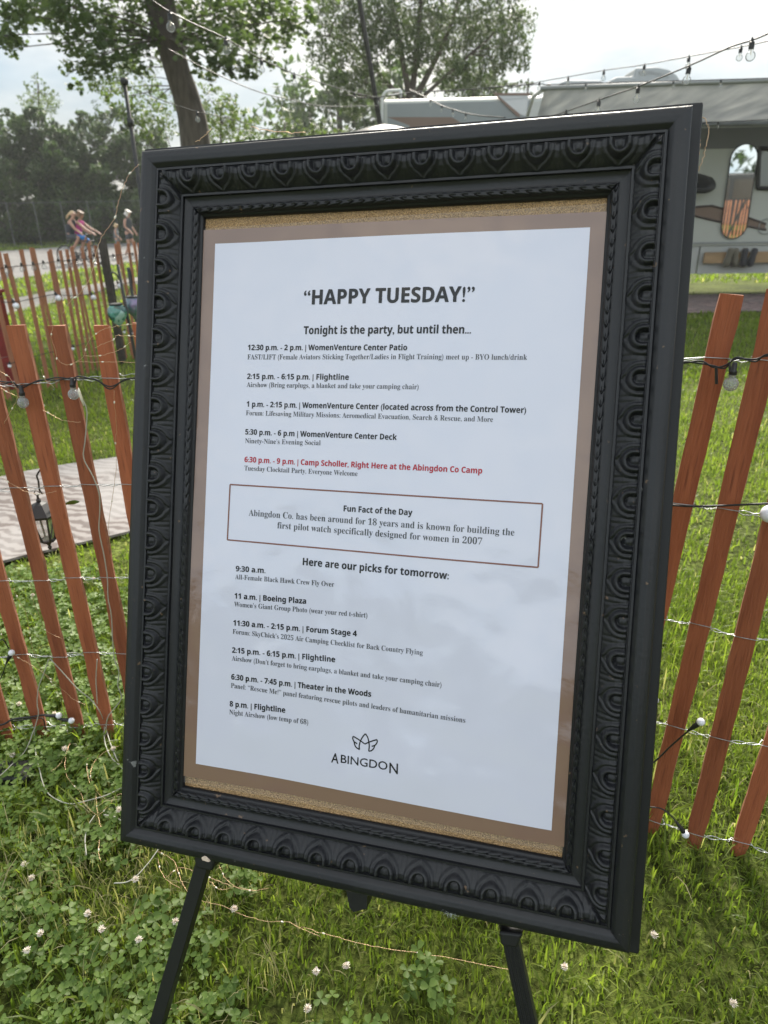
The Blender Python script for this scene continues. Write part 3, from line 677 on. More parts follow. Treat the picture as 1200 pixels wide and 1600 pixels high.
MB().tube(smooth_path(pts_px([(-60, 1140), (0, 1133), (20, 1124), (50, 1120), (70, 1117), (86, 1118)], .03)), .0028, 6).build('cord', M_CABLE, st, smooth=True)
MB().tube(smooth_path(pts_px([(20, 1127), (60, 1122), (68, 1125), (72, 1140), (78, 1142)], .028)), .0016, 6).build('cord', M_CABLE, st, smooth=True)
def wbulb(stt, g_, s_, off=.035, proto=wht):
    a, b = fpt(*g_, off), fpt(*s_, off); put_bulb(proto, stt, a, b-a)
wbulb(st, (92, 1118), (60, 1119)); wbulb(st, (111.5, 1126), (80, 1122)); wbulb(st, (18, 1020), (8, 1040))
MB().tube(smooth_path(pts_px([(9, 1038), (2, 1058), (-10, 1075)], .035)), .0016, 6).build('cord', M_CABLE, st, smooth=True)
MB().tube(smooth_path(pts_px([(-5, 1003), (5, 1000), (14, 1014)], .035)), .0016, 6).build('cord', M_CABLE, st, smooth=True)
st = empty('string_lights', fpt(1050, 1180, .03), 'black cord with small white globes hanging low on the right hand slats', 'string lights', 'light strings on the slat fences')
wbulb(st, (1095, 1128), (1072, 1144)); MB().tube(smooth_path(pts_px([(1078, 1140), (1050, 1164), (1020, 1192), (980, 1215)], .035)), .0019, 6).build('cord', M_CABLE, st, smooth=True)
wbulb(st, (1071, 1304), (1058, 1286)); MB().tube(smooth_path(pts_px([(1060, 1290), (1050, 1276), (1034, 1264), (1015, 1261), (980, 1262)], .035)), .0017, 6).build('cord', M_CABLE, st, smooth=True)
wbulb(st, (1023, 1094), (1000, 1098))
# copper fairy wires
def fairy(label, lists, loc, leds=(), m=M_COPPER, rad=.00048, step=8, name='fairy_lights', cat='fairy lights', grp='copper fairy light wires'):
    fl_ = empty(name, loc, label, cat, grp)
    for P in lists:
        S = smooth_path(P, 7); S = S+rng.normal(0, .0006, S.shape)*(1 if m is M_COPPER else .2)
        MB().tube(S, rad, 5).build('wire', m, fl_, smooth=True)
        if step:
            for i in range(step//2, len(S)-2, step*2):
                d = S[i+1]-S[i]; d = d/np.linalg.norm(d)*.007
                MB().tube([S[i]-d*.1, S[i]+d*.25, S[i]+d*.6, S[i]+d*.9], [.0005, .0019, .0016, .0005], 6).build('led', M_LED, fl_, smooth=True)
    return fl_
F1 = lambda l, o=.03: pts_px(l, o)
fairy('thin copper fairy wire looping over the tops of the left slats beside the frame', [
    F1([(83, 512), (80, 528), (87, 548), (89, 560), (98, 568), (108, 570), (122, 565), (145, 566), (180, 565), (215, 567)]),
    F1([(215, 505), (190, 508), (165, 513), (150, 522), (142, 528), (134, 542), (131, 556), (118, 566)]),
    F1([(215, 525), (195, 525), (182, 524), (178, 530), (160, 538), (148, 544)]),
    F1([(205, 534), (190, 545), (172, 552), (155, 556), (132, 556)]),
    F1([(0, 580), (15, 590), (26, 608)]), F1([(0, 606), (14, 614), (30, 620)]), F1([(28, 620), (14, 648), (6, 662)]),
    F1([(66, 640), (80, 648), (100, 657), (125, 660)]), F1([(178, 610), (180, 640), (182, 672), (180, 695), (182, 730), (176, 775), (170, 820), (172, 850)]),
    F1([(64, 578), (72, 594), (85, 606)])], fpt(110, 560, .03))
fairy('thin copper fairy wire drooping among the lower left slats', [
    F1([(0, 745), (20, 757), (40, 768), (62, 772), (88, 768)]), F1([(48, 910), (52, 940), (62, 962), (72, 985), (97, 998)]),
    F1([(0, 978), (5, 998), (16, 1016), (30, 1028), (55, 1043), (75, 1057), (100, 1080), (115, 1093), (135, 1102)]),
    F1([(45, 980), (50, 1010), (65, 1046), (82, 1068), (96, 1096), (104, 1136), (110, 1160)]), F1([(22, 920), (30, 938), (42, 962), (45, 985)])], fpt(50, 960, .03))
# wires lying in the grass in front of the fence
def gp(x, y, h=.05): return at_ground(x, y, h)
fairy('tangled copper fairy wire lying in the grass by the lower left corner of the frame', [
    [gp(110, 1160), gp(102, 1185), gp(104, 1210), gp(118, 1230), gp(127, 1240), gp(132, 1256), gp(143, 1268), gp(155, 1273), gp(170, 1258), gp(182, 1243), gp(196, 1240)],
    [gp(150, 1240), gp(152, 1270), gp(157, 1295), gp(154, 1330), gp(158, 1345)],
    [gp(112, 1155), gp(96, 1190), gp(80, 1206)], [gp(137, 1180), gp(136, 1205), gp(144, 1235)],
    [gp(186, 1165), gp(160, 1178), gp(145, 1195), gp(142, 1215), gp(152, 1238), gp(165, 1248)]], gp(140, 1240))
fairy('tangled copper fairy wire lying in the grass behind the left easel leg', [
    [gp(244, 1330), gp(258, 1336), gp(272, 1346), gp(280, 1366), gp(288, 1386), gp(300, 1400), gp(316, 1408), gp(350, 1416), gp(380, 1430), gp(420, 1440), gp(446, 1440), gp(470, 1450), gp(500, 1464)],
    [gp(246, 1340), gp(252, 1362), gp(262, 1376), gp(282, 1388)], [gp(258, 1372), gp(280, 1356), gp(300, 1360), gp(330, 1372), gp(360, 1384), gp(395, 1391)],
    [gp(326, 1376), gp(345, 1390), gp(365, 1386)], [gp(342, 1352), gp(352, 1372), gp(370, 1386), gp(392, 1392), gp(420, 1388)],
    [gp(470, 1448), gp(530, 1465), gp(590, 1480), gp(660, 1490), gp(720, 1500), gp(790, 1514), gp(820, 1516)]], gp(300, 1390))
W1 = lambda l, o=.034: pts_px(l, o)
wc = fairy('pale plastic cable hanging down the left slats and coiling into the grass', [
    W1([(122, 608), (128, 622), (136, 645), (133, 690), (131, 716), (146, 746), (155, 772), (156, 800), (155, 830), (163, 870), (168, 905), (169, 935), (174, 962), (176, 1000), (179, 1030), (186, 1050), (184, 1070), (190, 1090), (178, 1108), (168, 1122), (165, 1150)]),
    W1([(152, 1030), (150, 1060), (151, 1080), (152, 1100)]),
    W1([(76, 1030), (70, 1048), (60, 1075), (58, 1100), (60, 1115), (54, 1142), (55, 1165)]),
    [gp(55, 1168), gp(57, 1185), gp(62, 1203), gp(66, 1220), gp(74, 1238), gp(90, 1250), gp(112, 1256), gp(140, 1250), gp(165, 1243), gp(192, 1230)],
    [fpt(78, 1029, .034), fpt(92, 1044, .036), fpt(120, 1075, .04), fpt(142, 1093, .045), fpt(156, 1112, .05), gp(163, 1130), gp(172, 1160), gp(182, 1185), gp(196, 1210)],
    [fpt(54, 1138, .034), gp(40, 1172), gp(18, 1195), gp(0, 1212), gp(-30, 1235)],
    [gp(163, 1135), gp(164, 1160), gp(175, 1185), gp(196, 1203)], W1([(104, 1021), (118, 1020), (131, 1025)]),
    [gp(162, 1273), gp(178, 1276), gp(192, 1284)], [gp(148, 1274), gp(138, 1290), gp(133, 1310), gp(135, 1336)], [gp(248, 1326), gp(232, 1348), gp(214, 1368), gp(198, 1378), gp(178, 1380)]],
    fpt(150, 800, .034), m=M_WCABLE, rad=.0014, step=0, name='white_cable', cat='cable', grp=None)
MB().tube([fpt(122.5, 606, .034), fpt(124, 613, .034), fpt(127, 622, .034), fpt(131, 634, .034)], [.0008, .003, .003, .0014], 6).build('connector', M_LED, wc, smooth=True)
# fairy wires caught on the frame
fr = lambda l, w=.05: [pw(x, y, w) for x, y in l]
fairy('hair thin copper fairy wire running from the frame to the left slats', [fr([(216, 257), (200, 275), (190, 300), (184, 320), (180, 340), (172, 352), (155, 378), (148, 405), (144, 425), (136, 445), (120, 462), (106, 475), (98, 490)], .03)], pw(180, 340, .03), rad=.0005, step=11)
fairy('thin copper fairy wire looped over the top right corner of the frame', [fr([(1083, 176), (1100, 184), (1107, 200), (1106, 220), (1102, 232), (1097, 252), (1090, 268)], .0), fr([(1083, 185), (1092, 205), (1094, 225), (1091, 250), (1089, 268)], .0)], pw(1095, 220, 0), rad=.0005, step=0)
fairy('thin copper fairy wire trailing along the top edge of the frame', [
    fr([(305, 222), (315, 216), (324, 208), (330, 200)], .0), fr([(392, 198), (415, 204), (440, 206), (478, 208)], 0.0)], pw(600, 190, 0), rad=.0006, step=0)

# ------------------------------------------------------------------ far slat fence, its lights, stakes and lamps
far = [(-5.2, 4.2), (-4.2, 5.0)]
fl0, fl1 = g(60, 615), g(200, 563)
def far_xy(s):
    """line of the far fence: straight, then a gentle bend to the right"""
    a = np.array([-3.95, 4.55]); b = np.array(fl0[:2]); c_ = np.array(fl1[:2]); d_ = np.array([-1.9, 9.6]); e_ = np.array([.2, 11.2])
    return a, b, c_, d_, e_
FP = smooth_path([(*p, 0) for p in far_xy(0)], 30)[:, :2]
cl = np.concatenate([[0], np.cumsum(np.linalg.norm(np.diff(FP, axis=0), axis=1))])
ffence = empty('slat_fence', (*FP[60], float(gz(FP[60][1]))), 'distant orange brown slat snow fence along the road, seen over the near fence', 'fence')
SLF = []
for k in range(4):
    me = slat_mesh('slat', 1.0, .040, .010, 50+k); me.materials.clear(); me.materials.append(M_SLAT_FAR); me.materials.append(M_SLAT_FAR); SLF.append(me)
FS = []
for k, s in enumerate(np.arange(.05, cl[-1], .108)):
    x, y = np.interp(s, cl, FP[:, 0]), np.interp(s, cl, FP[:, 1]); x2, y2 = np.interp(s+.05, cl, FP[:, 0]), np.interp(s+.05, cl, FP[:, 1])
    yaw = math.atan2(y2-y, x2-x); FS.append((x, y, yaw))
for k, (x, y, yaw) in enumerate(FS):
    o = bpy.data.objects.new('slat', SLF[k % 4]); COL.objects.link(o); o.parent = ffence
    o.location = np.array([x, y, float(gz(y))-.01])-wloc(ffence); o.rotation_euler = (random.gauss(0, .012), random.gauss(0, .02), yaw+random.gauss(0, .06)); o.scale = (1, 1, random.uniform(1.17, 1.22))
for z in (.12, .36, .6, .84, 1.06):
    P = [(x, y, float(gz(y))+z+random.uniform(-.006, .006)) for x, y, _ in FS]; MB().tube(P, .0016, 4).build('wire', M_RUSTWIRE, ffence)
def ff_at(x, y, off=.03):
    best = None
    for (x0, y0, yaw) in FS:
        n = np.array([math.sin(yaw), -math.cos(yaw), 0]); p = at_plane(x, y, np.array([x0, y0, 0])+n*off, n)
        dd = abs((p[0]-x0)*math.cos(yaw)+(p[1]-y0)*math.sin(yaw))
        if best is None or dd < best[0]: best = (dd, p)
    return best[1]
M_POST = mat('dark_post', (.045, .038, .032), .7, var=.3, vscale=20)
pb = ff_at(193, 572, .06); pt = ff_at(168, 380, .06)
post = MB().box((pb*.5+np.array([pb[0], pb[1], pt[2]])*.5), (.065, .065, pt[2]-pb[2]+.1)).build('fence_post', M_POST); tag(post, 'dark square wooden post standing against the distant slat fence', 'fence post')
# clear bulbs along its upper wire, white globes along its middle
far_crk = bulb_proto('bulb', .020, M_GLASS, [(.009, .021), (.009, .028)], [(.0095, .026), (.0095, .050), (.004, .054)])
far_wht = bulb_proto('bulb', .026, M_WGLOBE, [(.010, .026)], [(.012, .0235), (.012, .045), (.006, .055), (.003, .07)])
st = empty('string_lights', ff_at(70, 415), 'dark cord with small clear bulbs along the upper wire of the distant slat fence', 'string lights', 'light strings on the slat fences')
MB().tube(smooth_path([ff_at(x, y) for x, y in [(2, 419), (25, 416), (50, 414), (75, 410), (105, 407), (140, 404), (170, 400), (210, 396)]], 5), .003, 5).build('cord', M_CABLE, st)
for x, y in [(11, 424), (35, 421), (53, 419), (69, 417), (92, 414), (109, 414), (121, 413), (148, 406), (178, 405), (208, 403)]: put_bulb(far_crk, st, ff_at(x, y, .04))
st = empty('string_lights', ff_at(90, 465), 'dark cord with milky white globes along the middle of the distant slat fence', 'string lights', 'light strings on the slat fences')
MB().tube(smooth_path([ff_at(x, y) for x, y in [(2, 472), (22, 472), (50, 467), (85, 460), (110, 462), (143, 459), (186, 445), (215, 440)]], 5), .003, 5).build('cord', M_CABLE, st)
for x, y in [(25, 478), (91, 466), (146, 465), (187, 447)]: put_bulb(far_wht, st, ff_at(x, y, .06), (-.35, 0, .9))
far_sm = bulb_proto('bulb', .015, M_WGLOBE, [(.008, .015)], [(.009, .013), (.009, .03), (.004, .04)])
st = empty('string_lights', ff_at(150, 530), 'dark cord with small white globes low along the distant slat fence', 'string lights', 'light strings on the slat fences')
MB().tube(smooth_path([ff_at(x, y) for x, y in [(10, 566), (16, 568), (60, 555), (114, 542), (160, 528), (194, 517), (206, 518), (225, 512)]], 5), .003, 5).build('cord', M_CABLE, st)
for x, y in [(15, 572), (114, 545), (194, 519), (206, 521), (85, 609)]: put_bulb(far_sm, st, ff_at(x, y, .05), (.2, 0, .9))
# shepherd hooks with mosaic glass globes
M_IRON = mat('black_iron', (.018, .018, .018), .55)
M_MOSAIC = bpy.data.materials.new('mosaic_glass'); M_MOSAIC.use_nodes = True; t = M_MOSAIC.node_tree; b = t.nodes['Principled BSDF']
c = t.nodes.new('ShaderNodeTexCoord'); v = t.nodes.new('ShaderNodeTexVoronoi'); v.inputs['Scale'].default_value = 26
rp = t.nodes.new('ShaderNodeValToRGB'); rp.color_ramp.interpolation = 'CONSTANT'
for i, (p_, col) in enumerate([(0, (.012, .08, .07, 1)), (.3, (.03, .17, .13, 1)), (.5, (.08, .26, .22, 1)), (.66, (.02, .06, .04, 1)), (.8, (.25, .42, .38, 1)), (.93, (.35, .20, .07, 1))]):
    e = rp.color_ramp.elements[i] if i < 2 else rp.color_ramp.elements.new(p_); e.position = p_; e.color = col
s_ = t.nodes.new('ShaderNodeSeparateColor'); t.links.new(c.outputs['Object'], v.inputs['Vector']); t.links.new(v.outputs['Color'], s_.inputs[0]); t.links.new(s_.outputs[0], rp.inputs[0])
t.links.new(rp.outputs[0], b.inputs['Base Color']); b.inputs['Roughness'].default_value = .12; b.inputs['Coat Weight'].default_value = 1
HD = 4.9
def hook(label, px, basepx, Y, head):
    r_ = empty('shepherd_hook', (*at_y(*basepx, Y)[:2], float(gz(Y))), label, 'shepherd hook', 'iron hooks between the fences')
    top = at_y(*px, Y); base = at_y(*basepx, Y); base[2] = float(gz(Y))
    MB().tube([base, base*.5+top*.5, top], [.011, .011, .010], 8).build('pole', M_IRON, r_, smooth=True)
    MB().tube(smooth_path([at_y(*p_, Y) for p_ in head], 6), .0055, 8).build('hook', M_IRON, r_, smooth=True)
    return r_
hook('thick black iron garden hook with a curled arm holding the green mosaic globe', (184, 413), (236, 690), 4.9, [(192, 450), (187, 437), (180, 427), (174, 427), (176, 436), (180, 462)])
hook('thin black iron garden hook standing just beside the frame edge', (200, 418), (244, 690), 5.0, [(207, 452), (205, 440), (203, 424), (201, 418), (205, 430), (207, 456)])
def mosaic(label, px, Y, r, m):
    o_ = at_y(*px, Y); r_ = empty('hanging_globe', o_, label, 'garden globe', 'mosaic glass globes hanging from the hooks')
    MB().lathe(o_, [(.2*r, -1.45*r), (.26*r, -1.2*r), (.45*r, -1.0*r), (.8*r, -.62*r), (.98*r, -.15*r), (1.0*r, .1*r), (.9*r, .45*r), (.66*r, .75*r), (.6*r, .8*r)], 20).build('bowl', m, r_, smooth=True)
    MB().lathe(o_, [(.62*r, .78*r), (.70*r, .86*r), (.68*r, .95*r), (.58*r, .95*r)], 20).build('rim', M_IRON, r_, smooth=True)
    MB().tube([o_+np.array([-.6*r, 0, .9*r]), o_+np.array([-.2*r, 0, 1.6*r]), o_+np.array([0, 0, 1.9*r])], .002, 5).add(*(lambda m_: (m_.v, m_.f))(MB().tube([o_+np.array([.6*r, 0, .9*r]), o_+np.array([.2*r, 0, 1.6*r]), o_+np.array([0, 0, 1.9*r])], .002, 5))).build('hanger', M_IRON, r_)
mosaic('teal green mosaic glass globe hanging over the left lawn', (183, 489), 4.85, .066, M_MOSAIC)
M_MOS2 = mat('purple_teal_glass', (.05, .16, .14), .12, col2=(.22, .12, .30), vscale=16, coat=1)
mosaic('dark purple and teal glass globe half hidden by the left edge of the frame', (209, 477), 5.0, .066, M_MOS2)
# solar path light and lantern
pb = g(70, 700); r_ = empty('path_light', pb, 'small solar path light with a white cap standing in the left lawn', 'path light')
Yp = pb[1]; tp = at_y(65, 634, Yp); tp = np.array([pb[0], pb[1], tp[2]])
MB().tube([pb, tp-np.array([0, 0, .03])], .012, 8).build('stake', M_IRON, r_, smooth=True)
MB().lathe(tp, [(.03, -.06), (.034, -.01)], 12).build('lens', M_PANE, r_, smooth=True)
MB().lathe(tp, [(.048, -.012), (.058, -.006), (.045, .010), (.015, .018), (.0, .019)], 16).build('cap', mat('pale_plastic', (.55, .56, .55), .3), r_, smooth=True)
LY = 2.02
lc = at_y(67, 810, LY)
r_ = empty('hanging_lantern', lc, 'black six sided carriage lantern hanging behind the left slats', 'lantern')
def hexr(rad, z, ph=.2): return [lc+np.array([rad*math.cos(ph+k*math.pi/3), rad*math.sin(ph+k*math.pi/3), z]) for k in range(6)]
mb = MB(); A_ = hexr(.052, .012); B_ = hexr(.056, .020); C_ = hexr(.022, .052); D_ = hexr(.006, .058)
for P_, Q_ in ((A_, B_), (B_, C_), (C_, D_)): mb.add(P_+Q_, [(k, (k+1) % 6, 6+(k+1) % 6, 6+k) for k in range(6)])
mb.add(A_, [tuple(range(6))]); mb.lathe(lc, [(.006, .056), (.008, .064), (.004, .070), (.003, .082)], 8); mb.build('roof', M_IRON, r_)
mb = MB()
up_, lo_ = hexr(.044, .012), hexr(.024, -.075)
for k in range(6): mb.tube([up_[k], lo_[k]], .0030, 6); mb.tube([lo_[k], lo_[(k+1) % 6]], .0030, 6); mb.tube([up_[k], up_[(k+1) % 6]], .0026, 6)
mb.lathe(lc, [(.026, -.080), (.024, -.074), (.0, -.074)], 6); mb.lathe(lc, [(.003, -.112), (.007, -.104), (.004, -.096), (.011, -.086), (.012, -.079)], 8)
mb.build('cage', M_IRON, r_)
mb = MB(); u2, l2 = hexr(.041, .010), hexr(.022, -.073)
for k in range(6): mb.add([u2[k], u2[(k+1) % 6], l2[(k+1) % 6], l2[k]], [(0, 1, 2, 3)])
mb.build('pane', M_PANE, r_)
th_ = np.linspace(0, 2*math.pi, 14); MB().tube([lc+np.array([.008*math.cos(a_), 0, .088+.008*math.sin(a_)]) for a_ in th_], .0014, 5).build('ring', M_IRON, r_)
hk = MB().tube(smooth_path([at_y(*p_, LY) for p_ in [(67, 772), (62, 766), (60, 752), (58, 742), (70, 740), (90, 830), (118, 960), (160, 1130)]], 6), .0028, 6).build('lantern_hook', M_IRON, None, smooth=True)
tag(hk, 'thin black iron stake with a hook that the carriage lantern hangs from', 'lantern hook')
P_ = [fpt(100, 789, -.03), fpt(108, 784, -.03), fpt(118, 783, -.03), fpt(124, 785, -.03), fpt(116, 788, -.03)]
tag(MB().prism(P_, np.array([0, .002, .002])).build('leaf', M_CLOVER), 'single dark green leaf caught on the second wire by the lantern', 'leaf')
bp = g(25, 1217); mb = MB().box(bp+np.array([0, 0, .02]), (.10, .07, .035)); o = mb.build('plastic_box', M_CABLE); o.modifiers.new('b', 'BEVEL').width = .006
tag(o, 'small black plastic box half hidden in clover at the left edge', 'plastic box')
# red post at the left edge
M_REDP = mat('red_paint', (.20, .018, .016), .5, var=.2, vscale=12)
rp0 = g(36, 606); RY = rp0[1]; tp = at_y(-4, 458, RY)
r_ = empty('red_post', (rp0[0]-.10, RY, float(gz(RY))), 'red painted wooden post with a flat cap at the left edge of the lawn', 'post')
cx_ = rp0[0]-.10
MB().box((cx_, RY, (tp[2]+float(gz(RY)))/2), (.15, .15, tp[2]-float(gz(RY)))).build('shaft', M_REDP, r_)
MB().box((cx_, RY, tp[2]+.012), (.19, .19, .024)).build('cap', M_REDP, r_)
# rugs
def rug_mat(name, c1, c2, c3, sc, dist):
    m = bpy.data.materials.new(name); m.use_nodes = True; t = m.node_tree; b = t.nodes['Principled BSDF']; b.inputs['Roughness'].default_value = .85
    c = t.nodes.new('ShaderNodeTexCoord'); mp_ = t.nodes.new('ShaderNodeMapping'); mp_.inputs['Rotation'].default_value = (0, 0, .35)
    wv = t.nodes.new('ShaderNodeTexWave'); wv.wave_type = 'BANDS'; wv.bands_direction = 'Y'; wv.inputs['Scale'].default_value = sc; wv.inputs['Distortion'].default_value = dist; wv.inputs['Detail'].default_value = 4; wv.inputs['Detail Scale'].default_value = 1.4
    rp = t.nodes.new('ShaderNodeValToRGB'); rp.color_ramp.elements[0].color = (*c1, 1); rp.color_ramp.elements[0].position = .2; rp.color_ramp.elements[1].color = (*c2, 1); rp.color_ramp.elements[1].position = .75
    n = t.nodes.new('ShaderNodeTexNoise'); n.inputs['Scale'].default_value = 2.2; n.inputs['Detail'].default_value = 4
    r2 = t.nodes.new('ShaderNodeValToRGB'); r2.color_ramp.elements[0].position = .45; r2.color_ramp.elements[1].position = .6
    x = t.nodes.new('ShaderNodeMixRGB'); x.inputs[2].default_value = (*c3, 1)
    mu = t.nodes.new('ShaderNodeMath'); mu.operation = 'MULTIPLY'; mu.inputs[1].default_value = .6
    t.links.new(c.outputs['Object'], mp_.inputs[0]); t.links.new(mp_.outputs[0], wv.inputs['Vector']); t.links.new(mp_.outputs[0], n.inputs['Vector'])
    t.links.new(wv.outputs['Fac'], rp.inputs[0]); t.links.new(n.outputs['Fac'], r2.inputs[0]); t.links.new(r2.outputs[0], mu.inputs[0]); t.links.new(mu.outputs[0], x.inputs[0])
    t.links.new(rp.outputs[0], x.inputs[1]); t.links.new(x.outputs[0], b.inputs['Base Color'])
    return m
M_RUG = rug_mat('printed_mat', (.115, .095, .088), (.235, .215, .205), (.29, .28, .275), 5.0, 9.0)
M_RUG2 = rug_mat('printed_camp_mat', (.085, .055, .052), (.30, .21, .20), (.19, .15, .145), 2.2, 14.0)
rgn = [g(-220, 962), g(0, 887), g(110, 860), g(210, 836)]; rgf = [g(-180, 800), g(0, 752), g(90, 734), g(210, 716)]
rug = drape('outdoor_rug', rgn+[ext(rgn[0], rgn[3], 1.35)], rgf+[ext(rgf[0], rgf[3], 1.35)], M_RUG, .028, 40, 12); rug.modifiers.new('s', 'SOLIDIFY').thickness = .012
tag(rug, 'pale pinkish outdoor rug printed with wavy wood grain on the left lawn', 'rug')

# ------------------------------------------------------------------ motorhome with its awning
RX, RYW, RS = 4.0, 12.3, -.055
RVN = np.array([RS, -1.0, 0])/math.hypot(RS, 1)*1.0       # towards the camera
RVN = np.array([-RS*-1, -1.0, 0]); RVN /= np.linalg.norm(RVN)
RVT = np.array([-RVN[1], RVN[0], 0]); RVO = np.array([RX, RYW, 0])
if RVT[0] < 0: RVT = -RVT
def rv(x, y, off=0.0): return at_plane(x, y, RVO+RVN*off, RVN)
def rs(s, z, off=0.0): return RVO+RVT*s+RVN*off+np.array([0, 0, z])
def rsz(x, y, off=0.0): p = rv(x, y, off)-RVO; return float(p @ RVT), float(p[2])
rvroot = empty('motorhome', rs(1.5, float(gz(12.3))), 'pale grey camper with awning, brown stripes and roof air conditioner parked behind the frame', 'motorhome')
M_RVW = mat('camper_wall', (.40, .41, .385), .45, var=.05, vscale=2); M_RVG = mat('camper_grey_band', (.11, .115, .12), .5)
M_TRIM = mat('camper_trim', (.24, .25, .25), .5); M_ROOF = mat('camper_roof', (.62, .63, .63), .6, var=.06, vscale=3)
M_BRS = mat('brown_decal', (.17, .115, .09), .5); M_BRD = mat('dark_brown_decal', (.06, .045, .040), .5); M_TYRE = mat('tyre', (.02, .02, .02), .85); M_RIM = mat('steel_rim', (.5, .5, .5), .35, metal=.7)
s0, _ = rsz(598, 150); s1 = 6.6; z0, zr = .20, 2.86; DEP = 2.35
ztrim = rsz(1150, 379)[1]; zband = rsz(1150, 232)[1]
prof = [(0, .62), (0, zr-.06), (.03, zr-.02), (.10, zr), (DEP-.16, zr), (DEP-.06, zr-.04), (DEP, zr-.14), (DEP, .62)]
mb = MB().prism([rs(s0, z, -d_) for d_, z in prof], RVT*(s1-s0)); o = mb.build('body', M_RVW, rvroot); o.modifiers.new('b', 'BEVEL').width = .03
M_SK = mat('camper_skirt', (.36, .37, .36), .5, var=.06, vscale=3)
sk0 = rsz(1092, 400)[0]
mb = MB()
for a_, b_ in ((s0+2.6, sk0-.012), (sk0+.012, s1)): mb.box(rs((a_+b_)/2, (z0+.625)/2, -.05+.004), (b_-a_, .08, .625-z0), (RVT, RVN, (0, 0, 1)))
mb.build('skirt', M_SK, rvroot)
MB().box(rs((s0+s1)/2, ztrim, .008), (s1-s0, .022, .03), (RVT, RVN, (0, 0, 1))).build('trim', M_TRIM, rvroot)
MB().box(rs((s0+s1)/2+.9, (zband+2.36)/2, .004), (s1-s0-1.9, .012, 2.36-zband), (RVT, RVN, (0, 0, 1))).build('wall_band', M_RVG, rvroot)  # darker grey band across the upper wall, just below the awning rail
sA = rsz(832, 150)[0]; MB().box(rs((s0+sA)/2+.02, (zr-.07+.66)/2, .002), (sA-s0-.10, .012, zr-.07-.66), (RVT, RVN, (0, 0, 1))).build('front_panel', mat('front_grey', (.215, .235, .245), .45, var=.06, vscale=2), rvroot)
# low chassis and wheels in the shade
mb = MB()
for d_ in (.7, 1.65): mb.box(rs((s0+s1)/2+1, .5, -d_), (s1-s0-2, .08, .16), (RVT, RVN, (0, 0, 1)))
mb.build('chassis', M_IRON, rvroot)
for s_ in (s0+1.3, 6.0):
    for d_ in (.18, DEP-.18):
        c_ = rs(s_, float(gz(12.5))+.36, -d_)
        wv_ = MB().lathe(c_, [(.20, -.11), (.33, -.11), (.36, -.08), (.36, .08), (.33, .11), (.20, .11)], 28, RVN).build('wheel', M_TYRE, rvroot, smooth=False)
        MB().lathe(c_, [(.05, -.112), (.19, -.10), (.2, 0), (.19, .10), (.05, .112)], 20, RVN).build('rim', M_RIM, wv_, smooth=True)
# front end: brown windscreen panel, small white corner, side window with a brown surround
def wallpoly(name, pts, m, off, th, par=rvroot): return MB().prism([rv(x, y, off) for x, y in pts], -RVN*th).build(name, m, par)
M_DGL = mat('dark_glass', (.05, .045, .042), .08, coat=1)
M_LGL = mat('pale_window', (.32, .34, .35), .06, coat=1, spec=.8)
wallpoly('front_decal', [(605, 183), (706, 183), (738, 203), (738, 226), (640, 226), (640, 196)], M_BRS, .010, .008)
wn = wallpoly('window', [(776, 148), (826, 148), (822, 182), (806, 176)], M_LGL, .018, .016)
mb = MB(); P_ = [rv(*p_, .028) for p_ in [(770, 145), (829, 145), (828, 149), (778, 149), (812, 178), (812, 184), (806, 180)]]; mb.prism(P_, -RVN*.024); mb.build('window_frame', M_BRS, wn)
wn = wallpoly('window', [(1191, 237), (1290, 237), (1290, 290), (1188, 289), (1187, 262)], M_LGL, .016, .014)
mb = MB(); PP = [(1186, 232), (1296, 232), (1296, 296), (1184, 294)]
for (a_, b_) in zip(PP, PP[1:]+PP[:1]): mb.tube([rv(*a_, .02), rv(*b_, .02)], .035, 6)
mb.build('window_frame', M_CABLE, wn)
# decal swoosh behind the mirror
wallpoly('decal', [(1079, 325), (1112, 322), (1135, 329), (1196, 351), (1196, 358), (1170, 352), (1120, 345), (1079, 336)], M_BRS, .007, .006)
for pts in ([(1079, 324), (1112, 321.5), (1130, 326), (1160, 337), (1197, 350)], [(1079, 336), (1122, 346), (1165, 353), (1197, 359)]):
    MB().tube([rv(*p_, .006) for p_ in pts], .017, 5).build('decal_edge', M_BRD, rvroot)
cc = rv(1197, 354, .012); MB().tube([cc+.115*(RVT*math.cos(a_)+np.array([0, 0, math.sin(a_)])) for a_ in np.linspace(0, 2*math.pi, 22)], .008, 5).build('hatch_ring', M_TRIM, rvroot)
# roof units and rails
def roofbox(name, pts, d0, d1, m, par=rvroot): 
    V = [rv(x, y, -d0) for x, y in pts]; o = MB().prism(V, -RVN*(d1-d0)).build(name, m, par); bv = o.modifiers.new('b', 'BEVEL'); bv.width = .03; bv.segments = 2; return o
M_AC = mat('roof_unit_plastic', (.30, .32, .33), .6)
ac = roofbox('air_conditioner', [(951, 134), (955, 124), (964, 120), (990, 119), (994, 105.5), (1028, 104.5), (1046, 108.5), (1058, 117), (1064, 126), (1066, 134)], .8, 1.5, M_AC)
mb = MB()
for k in range(13):
    x = 999+k*3.6; y = 114+max(0, k-6)*.9; mb.prism([rv(x, y-3.2+k*.12, -.79), rv(x+1.5, y-3.1+k*.12, -.79), rv(x+1.5, y+2.4, -.79), rv(x, y+2.4, -.79)], -RVN*.03)
mb.build('grille', M_TRIM, ac)
roofbox('roof_vent', [(874, 137), (876, 128), (884, 125), (938, 125), (944, 128), (946, 137)], .7, 1.3, M_AC)
roofbox('vent_pipe', [(855, 134), (855, 130), (862, 130), (862, 134)], .7, .8, M_TRIM)
mb = MB()
rl = lambda x, y, o_=-.02: rv(x, y, o_)
